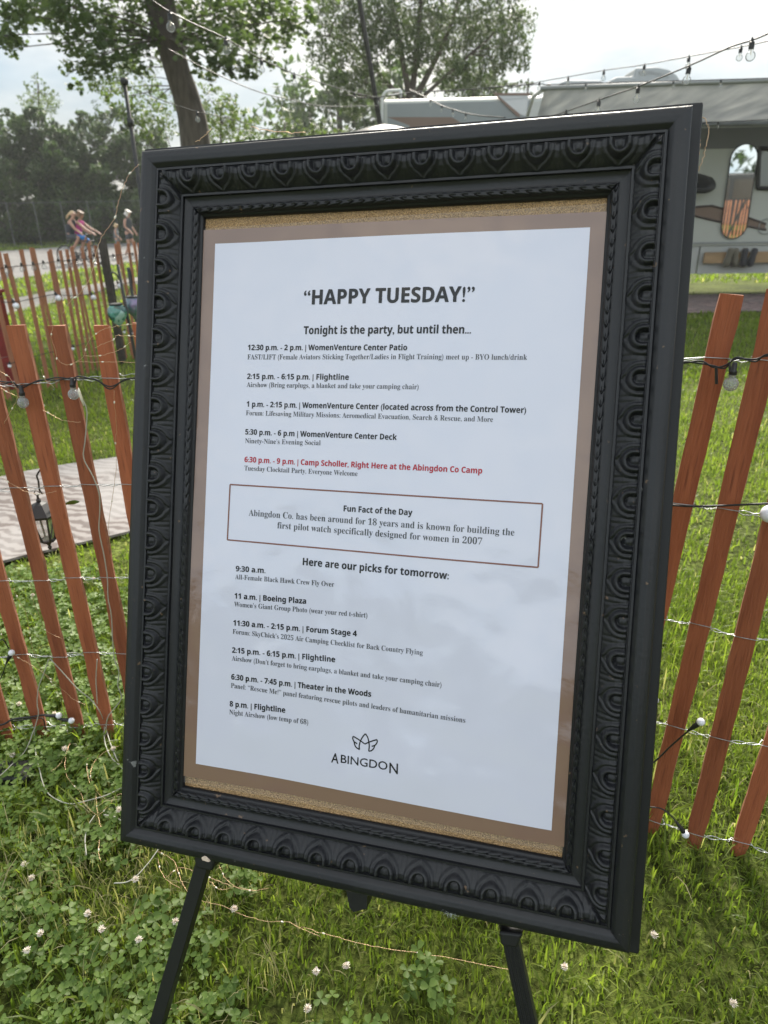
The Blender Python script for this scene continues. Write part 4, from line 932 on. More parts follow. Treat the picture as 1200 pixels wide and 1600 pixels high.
mb.tube(smooth_path([rl(597, 196), rl(597, 160), rl(599, 149), rl(606, 142.5), rl(626, 141)], 4), .022, 8); mb.tube([rl(626, 141), rl(626, 152)], .02, 8); mb.tube([rl(606, 149), rl(626, 147)], .014, 8)
mb.build('roof_ladder', M_ROOF, rvroot, smooth=True)
# awning: fabric from the wall out to a roller, arms at its end
AWD = 2.7
M_AWN = bpy.data.materials.new('awning_vinyl'); M_AWN.use_nodes = True; t = M_AWN.node_tree; t.nodes.clear(); o_ = t.nodes.new('ShaderNodeOutputMaterial')
d_ = t.nodes.new('ShaderNodeBsdfDiffuse'); tl_ = t.nodes.new('ShaderNodeBsdfTranslucent'); x_ = t.nodes.new('ShaderNodeMixShader'); x_.inputs[0].default_value = .55
c = t.nodes.new('ShaderNodeTexCoord'); n = t.nodes.new('ShaderNodeTexNoise'); n.inputs['Scale'].default_value = 2.2; n.inputs['Detail'].default_value = 8; rp = t.nodes.new('ShaderNodeValToRGB')
mp_ = t.nodes.new('ShaderNodeMapping'); mp_.inputs['Scale'].default_value = (2.5, .5, 2)
rp.color_ramp.elements[0].color = (.40, .42, .44, 1); rp.color_ramp.elements[1].color = (.60, .61, .61, 1); rp.color_ramp.elements[0].position = .3; rp.color_ramp.elements[1].position = .75
t.links.new(c.outputs['Object'], mp_.inputs[0]); t.links.new(mp_.outputs[0], n.inputs['Vector']); t.links.new(n.outputs['Fac'], rp.inputs[0])
for q_ in (d_, tl_): t.links.new(rp.outputs[0], q_.inputs[0])
t.links.new(d_.outputs[0], x_.inputs[1]); t.links.new(tl_.outputs[0], x_.inputs[2]); t.links.new(x_.outputs[0], o_.inputs[0])
e0, e1 = rv(834, 200, .05), rv(1330, 193, .05); f0, f1 = rv(851, 138, AWD), rv(1330, 121.5, AWD)
V, F = [], []
for j in range(9):
    for i in range(25):
        p_ = (e0+(e1-e0)*i/24)*(1-j/8)+(f0+(f1-f0)*i/24)*(j/8); p_[2] -= .03*math.sin(math.pi*j/8); V.append(p_)
F = [(j*25+i, j*25+i+1, (j+1)*25+i+1, (j+1)*25+i) for j in range(8) for i in range(24)]
aw = build('awning', V, F, M_AWN, rvroot, smooth=True); aw.modifiers.new('s', 'SOLIDIFY').thickness = .004
MB().tube([f0-RVT*.05, f1+RVT*.05], .026, 10).build('roller', M_TRIM, aw, smooth=True)
MB().tube([e0, e1], .022, 8).build('rail', M_TRIM, aw, smooth=True)
MB().tube([rv(818, 200, .06), rv(834, 150, 1.6), f0], .026, 6).build('arm', M_ROOF, aw)
MB().tube([rv(1330, 260, .06), rv(1330, 150, 1.6), f1], .026, 6).build('arm', M_ROOF, aw)
# things on and under the camper
def plate(name, pts, off, th, m, label, cat, root=True):
    o = MB().prism([rv(x, y, off) for x, y in pts], -RVN*th).build(name, m); return tag(o, label, cat)
mr = [(1165+15*math.sin(a_)*1.0, 237-5*math.cos(a_)) for a_ in np.linspace(-math.pi/2, math.pi/2, 9)]
axis_t, axis_b = np.array([1162.5, 248.]), np.array([1147.5, 352.])
ctr = [rv(*axis_t, .03), rv(*axis_b, .03)]; Rm = .205
out = []
for c_, a0, a1 in ((ctr[0], 0, math.pi), (ctr[1], math.pi, 2*math.pi)):
    for a_ in np.linspace(a0, a1, 15): out.append(c_+Rm*(RVT*math.cos(a_)+np.array([0, 0, math.sin(a_)])))
mroot = empty('wall_mirror', ctr[0]*.5+ctr[1]*.5, 'tall round ended mirror in a thin black frame hanging on the camper wall', 'mirror')
M_MIR = mat('mirror_glass', (.62, .65, .64), .02, metal=1.0)
MB().prism(out, -RVN*.015).build('glass', M_MIR, mroot); MB().tube(out+[out[0]], .008, 6).build('mirror_frame', M_CABLE, mroot)
hk_ = [rv(1162, 236, .03), rv(1163, 228, .03)]
dk = rv(1086, 283, .12); lamp = empty('round_hat', dk, 'black round brimmed disc hanging on the camper wall at the frame edge', 'hanging disc')
MB().lathe(dk, [(0, -.035), (.2, -.03), (.33, .0), (.2, .03), (.12, .05), (0, .052)], 26, (.05, -.55, .83)).build('brim', M_BACK, lamp, smooth=True)
bn_ = empty('wall_plank', rv(1150, 402, .1), 'pale wooden plank shelf along the foot of the camper carrying shoes', 'plank')
M_PLK = mat('pale_plank', (.30, .20, .11), .7, var=.2, vscale=5, stretch=(.4, 3, 3))
MB().box(rv(1165, 402, .06), (1.35, .05, .17), (RVT, RVN, (0, 0, 1))).build('board', M_PLK, bn_)
mb = MB()
for x in (1115, 1205): mb.box(rv(x, 404, .03), (.04, .06, .12), (RVT, RVN, (0, 0, 1)))
mb.build('bracket', M_IRON, bn_)
M_SH1 = mat('olive_canvas', (.14, .13, .10), .85); M_SH2 = mat('dark_canvas', (.05, .05, .055), .85); M_SOLE = mat('grey_sole', (.25, .24, .22), .8)
for i, (x, m_) in enumerate([(1139, M_SH1), (1149, M_SH1), (1163, M_SH2), (1176, M_SH2)]):
    o_ = rv(x, 402, .14); r_ = empty('hanging_shoe', o_, ['olive canvas shoe, first from the left on the camper plank', 'olive canvas shoe, second from the left on the camper plank', 'dark shoe, third from the left on the camper plank', 'dark shoe, last in the row on the camper plank'][i], 'shoe', 'shoes hung on the camper plank')
    tl = (.12, -.18, -.1, .08)[i]; ax = np.array([math.sin(tl), -.15, math.cos(tl)])
    MB().lathe(o_, [(.02, -.15), (.05, -.13), (.055, -.05), (.042, .02), (.05, .09), (.045, .13), (.02, .145)], 12, ax).build('upper', m_, r_, smooth=True)
    MB().lathe(o_-RVN*.02+np.array([0, 0, 0]), [(.02, -.155), (.056, -.13), (.060, -.05), (.046, .02), (.055, .09), (.048, .135), (.02, .15)], 12, ax).build('sole', M_SOLE, r_, smooth=True)
rgn2 = [g(1040, 492), g(1120, 490), g(1200, 488), g(1320, 486)]; rgf2 = [g(1040, 463), g(1120, 462), g(1200, 461), g(1320, 459)]
rug2 = drape('camp_mat', rgn2, rgf2, M_RUG2, .025, 30, 8); rug2.modifiers.new('s', 'SOLIDIFY').thickness = .01
tag(rug2, 'brownish pink patterned outdoor mat laid along the foot of the camper', 'rug')
# dark curved top seen just above the frame
dt = at_y(600, 204, 9.3); r_ = empty('shade_umbrella', (dt[0], 9.3, float(gz(9.3))), 'dark closed top of a sunshade showing just above the frame by the camper', 'sunshade')
MB().lathe((dt[0], 9.3, dt[2]), [(.5, -.10), (.47, -.055), (.33, .0), (.14, .045), (.02, .065), (.0, .066)], 24).build('canopy', M_BACK, r_, smooth=True)
MB().tube([(dt[0], 9.3, float(gz(9.3))), (dt[0], 9.3, dt[2]+.03)], .018, 8).build('pole', M_IRON, r_)

# ------------------------------------------------------------------ light poles and the overhead strings
pl = at_y(194, 126, 6.6); MBp = MB().tube([(pl[0], 6.6, float(gz(6.6))), (pl[0]+.0, 6.6, pl[2])], [.021, .016], 8); lo = at_y(202, 185, 6.6)
MBp.tube([(pl[0], 6.6, lo[2]), (pl[0], 6.6, lo[2]-.06)], [.027, .027], 8); MBp.lathe((pl[0], 6.6, pl[2]), [(.03, -.03), (.034, 0), (.026, .02)], 8)
tag(MBp.build('light_pole', M_IRON, None, smooth=True), 'slim black upright pole carrying light strings in front of the left thicket', 'pole', 'poles for the light strings')
pa, pc = at_y(558, -20, 11.0), at_y(594, 195, 11.4); dd = (pc-pa); pb_ = pa+dd*((float(gz(11.6))-pa[2])/dd[2])
tag(MB().tube([pb_, pc, pa, pa-dd*.35], [.04, .036, .03, .026], 8).build('light_pole', M_IRON, None, smooth=True), 'tall dark leaning pole in front of the central tree', 'pole', 'poles for the light strings')
edison = bulb_proto('bulb', .0235, M_GLASS, [(.0125, .026), (.0115, .034)], [(.0135, .031), (.0135, .060), (.008, .064), (.006, .074), (.003, .082)])
f_ = MB().tube([(0, 0, .028), (0, 0, .005)], .0022, 6).build('filament', M_FIL); edison = edison+(f_,); PRO.append(f_)
def overhead(label, pts, bulbs, rad=.0035, jit=0):
    """pts: (x, y, distance) of the cord in the photo; bulbs hang where given"""
    P = smooth_path([at_y(x, y, Y) for x, y, Y in pts], 8); r_ = empty('string_lights', P[len(P)//2], label, 'string lights', 'light strings overhead')
    MB().tube(P, rad, 6).build('cord', M_CABLE, r_, smooth=True)
    for x in bulbs:
        px = [p_[0] for p_ in pts]; o_ = np.argsort(px); k = np.array(pts, float)[o_]
        Y = np.interp(x, k[:, 0], k[:, 2]); 
        q_ = min(P, key=lambda p_: abs((lambda w_: 600+FPX*(w_ @ RT)/(w_ @ FW))(p_-CAM)-x))
        put_bulb(edison, r_, q_-np.array([0, 0, .070*.8]), (random.uniform(-.08, .08), random.uniform(-.08, .08), 1), .8)
    return r_
overhead('black cord with clear bulbs sagging from the upper left towards the central tree', [(200, -35, 3.2), (235, -2, 3.4), (264, 18, 3.6), (300, 36, 3.9), (352, 60, 4.4), (408, 92, 5.0), (459, 115, 5.6), (497, 128, 6.3), (560, 146, 8.0), (592, 152, 9.3)], [264, 352, 408, 459, 552, 592])
overhead('bare cord drooping below the bulb string left of the central tree', [(260, 75, 6.0), (330, 112, 6.5), (400, 142, 7), (450, 155, 7.6), (508, 166, 8.5), (590, 165, 9.6)], [], .004)
overhead('black cord crossing the big trunk low on the left', [(195, 133, 6.6), (240, 152, 6.4), (300, 172, 6.2), (360, 186, 6.4), (430, 206, 6.6)], [307], .003)
overhead('black cord with clear bulbs rising steeply to the upper right corner', [(850, 186, 5.4), (885, 174, 5.0), (936, 156, 4.5), (997, 135, 4.1), (1076, 103, 3.7), (1140, 74, 3.4), (1177, 62, 3.3), (1215, 46, 3.2), (1300, 8, 3.0)], [885, 936, 997, 1075, 1177])
overhead('black cord with clear bulbs stretched above the camper roof to the right', [(760, 146, 9.0), (843, 128, 8.0), (888, 120, 7.3), (944, 110, 6.6), (1007, 101, 6.0), (1077, 88, 5.4), (1158, 73, 4.9), (1200, 64, 4.7), (1300, 42, 4.3)], [843, 888, 944, 1007, 1077, 1158])
overhead('dark cord with clear bulbs clipped along the outer edge of the awning', [(850, 132.5, 9.6), (940, 129.5, 9.58), (1053, 126.5, 9.55), (1127, 124.5, 9.5), (1210, 122, 9.5), (1320, 119, 9.5)], [913, 1053, 1127], .006)
overhead('dark cord with clear bulbs along the back edge of the awning', [(1040, 197, 10.6), (1095, 192, 10.5), (1123, 191, 10.5), (1200, 187, 10.4), (1320, 180, 10.4)], [1123, 1240], .005)
overhead('pale cord with clear bulbs along the top edge of the front of the camper', [(540, 148, 10.8), (575, 153, 11), (620, 148, 11.2), (647, 144, 11.3), (690, 142, 11.4), (730, 140, 11.5), (765, 137, 11.5), (800, 134, 11.6), (850, 131, 11.6)], [647, 677, 697, 727, 763, 800], .008)
overhead('pale cord with clear bulbs swagged across the front of the camper', [(640, 140, 11.0), (673, 156, 10.4), (690, 165, 10.0), (708, 171, 9.6), (728, 177, 9.2), (753, 181, 8.8), (790, 184, 8.4)], [673, 690, 708, 728], .007)
for p_ in PRO: bpy.data.objects.remove(p_)

# ------------------------------------------------------------------ foliage
def leaf_shape(kind):
    if kind == 'maple':
        a = [(0, -.5), (.22, -.22), (.5, -.18), (.32, .05), (.42, .34), (.14, .24), (0, .58), (-.14, .24), (-.42, .34), (-.32, .05), (-.5, -.18), (-.22, -.22)]
        V = np.array([(0, 0, 0)]+[(x, y, .10*abs(x)) for x, y in a]); n = len(a); F = np.array([(0, 1+k, 1+(k+1) % n) for k in range(n)])
    else:
        V = np.array([(0, -.5, 0), (.24, .0, .06), (0, .5, -.05), (-.24, .0, .06)]); F = np.array([(0, 1, 2), (0, 2, 3)])
    return V, F
def rand_rot(n, r, droop=.5):
    a = r.uniform(0, 2*np.pi, n); t = np.clip(r.normal(droop, .5, n), -.6, 1.6); s = r.uniform(0, 2*np.pi, n)
    ca, sa, ct, st_, cs, ss = np.cos(a), np.sin(a), np.cos(t), np.sin(t), np.cos(s)*.5, np.sin(s)*.5
    yv = np.stack([ca*ct, sa*ct, -st_], 1); xv = np.stack([-sa, ca, np.zeros(n)], 1); zv = np.cross(xv, yv)
    xv2 = xv*np.cos(ss)[:, None]+zv*np.sin(ss)[:, None]; zv2 = np.cross(xv2, yv)
    return xv2, yv, zv2
def crown(name, P, size, m, parent, kind='diamond', seed=0, var=None):
    r = np.random.default_rng(seed); n = len(P); V0, F0 = leaf_shape(kind); X, Y, Z = rand_rot(n, r)
    sz = size*r.uniform(.65, 1.25, n)
    V = P[:, None, :]+sz[:, None, None]*(V0[None, :, 0, None]*X[:, None]+V0[None, :, 1, None]*Y[:, None]+V0[None, :, 2, None]*Z[:, None])
    F = (F0[None]+(np.arange(n)*len(V0))[:, None, None]).reshape(-1, 3)
    vv = np.repeat(np.clip((r.uniform(0, 1, n) if var is None else var+r.normal(0, .2, n)), 0, 1), len(V0))
    return build(name, V.reshape(-1, 3), F, m, parent, attr=vv)
def tree(label, base, trunk, blobs, size, m, kind='diamond', seed=0, leaves=200, spray=14, spread=1.0, cat='tree', name='tree', limb=.03, group=None, squash=.8, tw=True, skip=1, hmix=.3):
    """trunk: list of (point, radius); blobs: (centre, radius, weight); each blob is a cloud of leafy sprays carried by its own limb"""
    r = np.random.default_rng(seed); root = empty(name, base, label, cat, group)
    mb = MB()
    for tr_ in trunk: mb.tube(smooth_path([p for p, _ in tr_], 6), np.interp(np.linspace(0, len(tr_)-1, 6*(len(tr_)-1)+1 if len(tr_) > 2 else 7), range(len(tr_)), [q for _, q in tr_]), 10)
    nodes = np.array([p for tr_ in trunk for p, _ in tr_[skip:]]); PP = []; VV = []
    for (c_, rad, wt) in blobs:
        c_ = np.asarray(c_, float); k = np.argmin(np.linalg.norm(nodes-c_, axis=1)+1.2*np.maximum(0, nodes[:, 2]-c_[2])); a = nodes[k]
        mid = (a+c_)/2+r.normal(0, .08, 3)*rad+np.array([0, 0, .12*rad]); ln = np.linalg.norm(c_-a)
        if ln > .05: mb.tube(smooth_path([a, mid, c_], 5), np.linspace(limb, limb*.35, 11), 6)
        ns = max(3, int(leaves*wt/spray)); d = r.normal(0, 1, (ns, 3)); d /= np.linalg.norm(d, axis=1)[:, None]
        q = c_+d*(rad*r.uniform(.25, 1.0, ns)**.6)[:, None]*np.array([1, 1, squash]); hue = np.clip(r.uniform(0, 1)*hmix+r.uniform(0, 1, ns)*(1-hmix), 0, 1)
        for s_, h_ in zip(q, hue):
            if tw and r.uniform() < .35: mb.tube([c_+(s_-c_)*.15, (c_+s_)/2+r.normal(0, .04, 3), s_], [limb*.3, limb*.2, limb*.08], 4, cap=False)
            kx = max(2, int(spray*r.uniform(.5, 1.5))); t_ = r.uniform(0, 1, kx)[:, None]; ax = r.normal(0, 1, 3)+(s_-c_)/max(rad, .01)*.8; ax[2] -= .35; ax /= np.linalg.norm(ax)
            PP.append(s_+ax*(t_-.3)*rad*.42*spread+r.normal(0, rad*.085*spread, (kx, 3))); VV.append(np.full(kx, h_))
    mb.build('trunk', M_BARK, root, smooth=True)
    crown('crown', np.vstack(PP), size, m, root, kind, seed, np.concatenate(VV))
    return root
def pxblob(lst, Y, dj, seed, wt=1.0):
    r = np.random.default_rng(seed); o = []
    for (x, y, rp) in lst:
        yy = Y+r.uniform(-dj, dj); c_ = at_y(x, y, yy); rad = rp/FPX*(c_-CAM) @ FW; o.append((c_, rad, (rp/50)**2*wt))
    return o
def clumps(cx, cy, rx, ry, n, r0, r1, seed):
    r = np.random.default_rng(seed); o = []
    while len(o) < n:
        a, b = r.uniform(-1, 1, 2)
        if a*a+(b if b < 0 else b*.5)**2 < 1: o.append((cx+a*rx, cy+b*ry, r.uniform(r0, r1)*(1 if b > -.4 else .7)))
    return o
def gpt(p): return np.array([p[0], p[1], float(gz(p[1]))])
Y = 13.0; tb = at_y(310, 330, Y); tb = gpt(tb)
tk = [(tb, .29), (at_y(306, 230, Y), .245), (at_y(295, 165, Y), .215), (at_y(277, 110, Y), .20), (at_y(263, 60, Y), .21), (at_y(250, 5, Y), .23), (at_y(240, -70, Y), .2), (at_y(225, -180, Y), .2), (at_y(215, -330, Y), .12), (at_y(210, -460, Y), .05)]
br1 = [(at_y(246, -30, Y), .2), (at_y(320, -120, Y-.5), .14), (at_y(420, -210, Y-1), .08), (at_y(500, -270, Y-1), .03)]
br2 = [(at_y(246, -40, Y), .16), (at_y(150, -100, Y-.8), .10), (at_y(50, -140, Y-1.2), .06), (at_y(-60, -150, Y-1.5), .03)]
bl = pxblob([(5, 55, 28), (25, 20, 36), (45, 5, 45), (20, 75, 18), (110, 10, 40), (95, 30, 28), (150, 45, 40), (110, 70, 26), (190, 20, 50), (170, 80, 32), (140, 95, 28), (112, 112, 20), (205, 85, 30), (225, 55, 26), (120, 130, 15), (290, 20, 46), (340, 20, 46), (385, 20, 50), (430, 20, 45), (320, 60, 30), (360, 70, 34), (400, 70, 34), (345, 105, 24), (380, 105, 24), (440, 60, 26), (320, 110, 22), (460, 30, 34), (425, 100, 12), (300, 85, 20)], Y-.8, 1.6, 3, 1.0)
bl += pxblob([(120, -60, 70), (220, -70, 80), (330, -70, 80), (440, -60, 70), (20, -50, 60), (60, -160, 110), (200, -200, 130), (360, -190, 120), (220, -360, 140)], Y-.8, 1.5, 4, .7)
tree('large maple with a thick leaning trunk and hanging toothed leaves at upper left', tb, [tk, br1, br2], bl,   .088, M_MAPLE, 'maple', 11, leaves=470, spray=8, limb=.017, spread=1.5, skip=4)
Y = 19.0; tb = gpt(at_y(640, 300, Y))
def stem(px, r0): n = len(px); return [(at_y(x, y, Y+(i % 2)*.3), r0*(1-.75*i/(n-1))) for i, (x, y) in enumerate(px)]
st0 = [(tb, .26), (at_y(642, 200, Y), .2), (at_y(642, 150, Y), .15)]
sts = [stem([(642, 160), (632, 110), (622, 50), (605, -20), (590, -90)], .085), stem([(642, 160), (648, 110), (655, 40), (660, -40), (665, -120)], .09), stem([(645, 160), (672, 110), (700, 50), (722, -20), (740, -80)], .08), stem([(645, 165), (690, 125), (735, 85), (775, 50), (805, 20)], .05), stem([(640, 165), (605, 130), (575, 95), (545, 70), (515, 55)], .07), stem([(640, 165), (600, 160), (570, 150), (535, 145)], .05)]
bl = pxblob([(500, 85, 26), (520, 55, 34), (545, 95, 36), (560, 50, 40), (535, 130, 30), (548, 165, 22), (575, 125, 34), (590, 30, 40), (600, 80, 36), (625, 50, 40), (640, 15, 40), (655, 80, 36), (670, 40, 42), (690, 90, 36), (705, 40, 42), (735, 70, 40), (745, 25, 42), (770, 95, 32), (775, 50, 42), (800, 70, 32), (808, 30, 28), (812, 95, 18), (600, 160, 22), (715, 118, 30), (480, 60, 14), (500, 20, 24), (540, 10, 34)], Y, 1.7, 5, 1.15)
bl += pxblob([(590, -40, 50), (660, -50, 55), (730, -40, 50), (790, -10, 32), (530, -30, 40), (640, -120, 60), (700, -110, 55)], Y, 1.5, 6, .9)
tree('tall fan shaped tree with several upright stems behind the camper', tb, [st0]+sts, bl, .10, M_CENTRE, 'diamond', 12, leaves=1500, spray=13, limb=.013, spread=1.25)
Y = 22.0
def bushy(label, px, Y, lst, size, m, seed, leaves=260, cat='tree', name='tree', dj=1.5, dens=3.4, **k):
    b_ = gpt(at_y(px, 350, Y)); ys_ = [l[1] for l in lst]; top = at_y(px, min(ys_), Y); mid = at_y(px, (min(ys_)+max(ys_))/2, Y)
    h_ = top[2]-b_[2]
    return tree(label, b_, [[(b_, .012*h_), (b_*.6+mid*.4+rng.normal(0, .1, 3), .010*h_), (mid, .006*h_), (mid*.5+top*.5, .002*h_)]], pxblob(lst, Y, dj, seed), size*.72, m, 'diamond', seed, leaves=int(leaves*dens), limb=.012+.001*h_, cat=cat, name=name, **k)
bushy('light green open crowned tree showing left of the big trunk', 285, 20.0, [(150, 100, 24), (165, 140, 32), (185, 110, 30), (200, 150, 34), (225, 120, 30), (240, 160, 36), (255, 195, 36), (215, 190, 30), (270, 150, 20), (180, 75, 20), (215, 85, 20), (245, 95, 18)], .17, M_SUNNY, 21, 190)
bushy('light green tree showing right of the big trunk', 345, 21.0, [(325, 150, 24), (345, 180, 34), (370, 195, 34), (330, 205, 40), (365, 165, 20), (385, 185, 16), (335, 235, 50), (390, 215, 20)], .17, M_SUNNY, 22, 230)
bushy('wispy sapling with upright sprays rising above the thicket at far left', 60, 45.0, [(52, 118, 9), (46, 128, 10), (60, 132, 14), (68, 150, 18), (46, 146, 12), (78, 165, 22), (86, 150, 12), (54, 160, 20), (62, 172, 26), (74, 138, 8), (40, 160, 14)], .20, M_SUNNY, 23, 420, tw=True)
bushy('broad dark thicket tree at the left with a domed crown', 40, 41.5, clumps(30, 278, 100, 108, 150, 12, 24, 1), .30, M_THICK, 24, 430, dens=11, hmix=.75, dj=2.2)
bushy('broad dark thicket tree nearest the light pole', 160, 42.5, clumps(172, 285, 100, 112, 160, 12, 24, 2), .30, M_THICK, 25, 430, dens=11, hmix=.75, dj=2.2)
bushy('low rounded pale green shrub at the left edge behind the wire fence', 15, 38.6, clumps(8, 312, 58, 72, 60, 9, 16, 3), .20, M_THICK2, 26, 380, cat='shrub', name='shrub', dj=1.0, dens=11, hmix=.6)
bushy('dark shrub filling the gap under the thicket behind the people', 120, 40.0, clumps(140, 345, 130, 44, 90, 9, 16, 4), .26, M_THICK, 27, 420, cat='shrub', name='shrub', dens=10, hmix=.7)
bushy('small pale tree just above the frame left of the central tree', 445, 27.0, [(440, 180, 14), (452, 195, 20), (440, 210, 24), (462, 210, 22), (430, 195, 12), (448, 235, 30)], .22, M_SUNNY, 28, 210)
bushy('feathery pale tree just above the frame beside the central tree', 505, 27.0, [(498, 200, 18), (515, 205, 20), (490, 215, 20), (530, 212, 20), (510, 235, 30), (478, 205, 12)], .20, M_SUNNY, 29, 230)
bushy('round dark tree low behind the camper roof', 740, 26.0, [(705, 118, 26), (735, 115, 28), (765, 122, 28), (720, 140, 30), (755, 145, 30), (790, 135, 18), (745, 170, 50)], .22, M_CENTRE, 30, 360)
bushy('small tree top peeping over the camper roof beside the roof vent', 825, 30.0, [(812, 132, 9), (822, 127, 8), (832, 134, 7), (818, 145, 16)], .20, M_CENTRE, 31, 190)
# trees along the horizon hidden from here by frame and camper
for i, (x, Y_, h_) in enumerate([(-2, 42, 9), (6, 46, 4), (15, 44, 4), (26, 48, 4.5), (-52, 46, 9), (-40, 50, 10)]):
    b_ = np.array([x, Y_, float(gz(Y_))]); bl = [(b_+np.array([rng.uniform(-3.4, 3.4), rng.uniform(-2, 2), h_*rng.uniform(.2, .9)]), 2.2, 1.4) for _ in range(14)]
    tree(['dark tree on the skyline behind the frame', 'dark tree on the skyline behind the camper nose', 'dark tree on the skyline behind the camper', 'dark tree on the skyline far right of the camper', 'dark tree on the skyline far left', 'taller dark tree on the skyline at the left'][i], b_, [[(b_, .3), (b_+np.array([0, 0, h_*.5]), .2), (b_+np.array([0, 0, h_*.95]), .05)]], bl, .5, M_THICK, 'diamond', 60+i, leaves=260, tw=False)
sf = empty('slat_fence', (10, .1, 0), 'red brown slat fence on the far side of the lawn, seen in the camper mirror', 'fence')
for k in range(90):
    x = 4.6+k*.105; y = -.35+.25*math.sin(x*.5)
    o = bpy.data.objects.new('slat', SLF[k % 4]); COL.objects.link(o); o.parent = sf; o.location = np.array([x, y, -.02])-wloc(sf); o.rotation_euler = (random.gauss(0, .012), random.gauss(0, .02), random.gauss(.0, .05)); o.scale = (1, 1, 1.25)
for z in (.12, .36, .6, .84, 1.06): MB().tube([(4.6+k*.5, -.35+.25*math.sin((4.6+k*.5)*.5), z) for k in range(19)], .0016, 4).build('wire', M_RUSTWIRE, sf)
vn = empty('parked_van', (12.4, -5.5, 0), 'dark parked van beyond the far fence, seen in the camper mirror', 'van')
M_VAN = mat('dark_van_paint', (.03, .032, .038), .25, coat=1)
Pv = [(-2.5, .35), (2.5, .35), (2.55, .9), (2.3, 1.15), (1.6, 1.3), (1.05, 2.0), (.7, 2.12), (-2.3, 2.12), (-2.5, 1.9)]
o = MB().prism([(12.4+a_, -4.55, b_) for a_, b_ in Pv], (0, -1.9, 0)).build('body', M_VAN, vn); bv = o.modifiers.new('b', 'BEVEL'); bv.width = .06; bv.segments = 3
for a0, a1 in ((-2.2, -1.2), (-1.05, -.1), (.05, .95)): MB().prism([(12.4+a0, -4.54, 1.25), (12.4+a1+(.45 if a1 > .5 else 0), -4.54, 1.25), (12.4+a1, -4.54, 1.9), (12.4+a0, -4.54, 1.9)], (0, -.02, 0)).build('window', M_DGL, vn)
for a_ in (-1.6, 1.65):
    wv_ = MB().lathe((12.4+a_, -4.6, .34), [(.2, -.1), (.32, -.1), (.34, -.06), (.34, .06), (.32, .1), (.2, .1)], 20, (0, 1, 0)).build('wheel', M_TYRE, vn); MB().lathe((12.4+a_, -4.6, .34), [(.05, -.1), (.2, -.08), (.2, .08), (.05, .105)], 16, (0, 1, 0)).build('rim', M_RIM, wv_)
hm = empty('hammock', (10.6, 3.4, 0), 'pale teal striped hammock with a white pillow, seen in the camper mirror', 'hammock')
V, F = [], []
for i in range(25):
    for j in range(9):
        s_, t_ = i/24, j/8-.5; wd_ = .12+.75*math.sin(math.pi*s_); V.append((9.2+2.9*s_, 3.4+t_*wd_, .95-.45*math.sin(math.pi*s_)+.35*(2*t_)**2*math.sin(math.pi*s_)))
F = [(i*9+j, i*9+j+1, (i+1)*9+j+1, (i+1)*9+j) for i in range(24) for j in range(8)]
o = build('sling', V, F, mat('teal_cloth', (.16, .30, .30), .8, col2=(.45, .5, .48), vscale=4, stretch=(.2, 6, 1)), hm, smooth=True); o.modifiers.new('s', 'SOLIDIFY').thickness = .006
o = MB().box((9.75, 3.4, .86), (.38, .5, .16)).build('pillow', M_WGLOBE, hm); bv = o.modifiers.new('b', 'BEVEL'); bv.width = .07; bv.segments = 4
mb = MB().tube([(9.0, 3.4, 1.25), (9.2, 3.4, .95)], .012, 6); mb.tube([(8.6, 3.4, 0), (9.05, 3.4, 1.3)], .03, 8); mb.tube([(12.7, 3.4, 0), (12.25, 3.4, 1.3)], .03, 8); mb.tube([(12.1, 3.4, .95), (12.3, 3.4, 1.25)], .012, 6); mb.tube([(8.62, 3.4, .05), (12.7, 3.4, .05)], .03, 8)
mb.build('stand', M_IRON, hm)
for i, (x, Y_, h_) in enumerate([(-14, -16, 3.4), (-6, -19, 3.0), (3, -17, 4.0), (11, -15, 9), (19, -13, 8), (27, -12, 9)]):
    b_ = np.array([x, Y_, 0.0]); bl = [(b_+np.array([rng.uniform(-3.2, 3.2), rng.uniform(-2, 2), h_*rng.uniform(.12, .9)]), 2.0, 1.4) for _ in range(14)]
    tree(['dark tree behind the photographer, far left', 'dark tree behind the photographer, left', 'dark tree straight behind the photographer', 'dark tree behind the photographer, right, seen in the camper mirror', 'dark tree far right behind the photographer, seen in the camper mirror', 'dark tree outermost on the right behind the photographer'][i], b_, [[(b_, .3), (b_+np.array([0, 0, h_*.5]), .2), (b_+np.array([0, 0, h_*.95]), .05)]], bl, .5, M_THICK, 'diamond', 80+i, leaves=260, tw=False)
# chain link fence before the thicket
cf = empty('chain_link_fence', g(78, 384), 'grey chain link fence on thin posts in front of the thicket', 'fence')
M_CL = mat('grey_galvanised', (.10, .105, .10), .7, metal=.2)
ca, cb = g(-60, 388), g(240, 380); cdv = cb-ca; CLn = np.linalg.norm(cdv[:2]); cu = np.array([cdv[0], cdv[1], 0])/CLn; H_ = 2.0
def cp(s, z): p_ = ca+cu*s; return np.array([p_[0], p_[1], float(gz(p_[1]))+z])
s = 0
while s < CLn: MB().tube([cp(s, 0), cp(s, H_+.05)], .026, 6).build('post', M_CL, cf); s += CLn/7.3
mb = MB()
for s in np.arange(-2, CLn, .30):
    a_, b_ = max(s, 0), min(s+H_, CLn); mb.tube([cp(a_, a_-s), cp(b_, b_-s)], .004, 3, cap=False); mb.tube([cp(a_, H_-(a_-s)), cp(b_, H_-(b_-s))], .004, 3, cap=False)
for z in (.04, H_): mb.tube([cp(0, z), cp(CLn, z)], .014, 5)
mb.build('mesh', M_CL, cf)

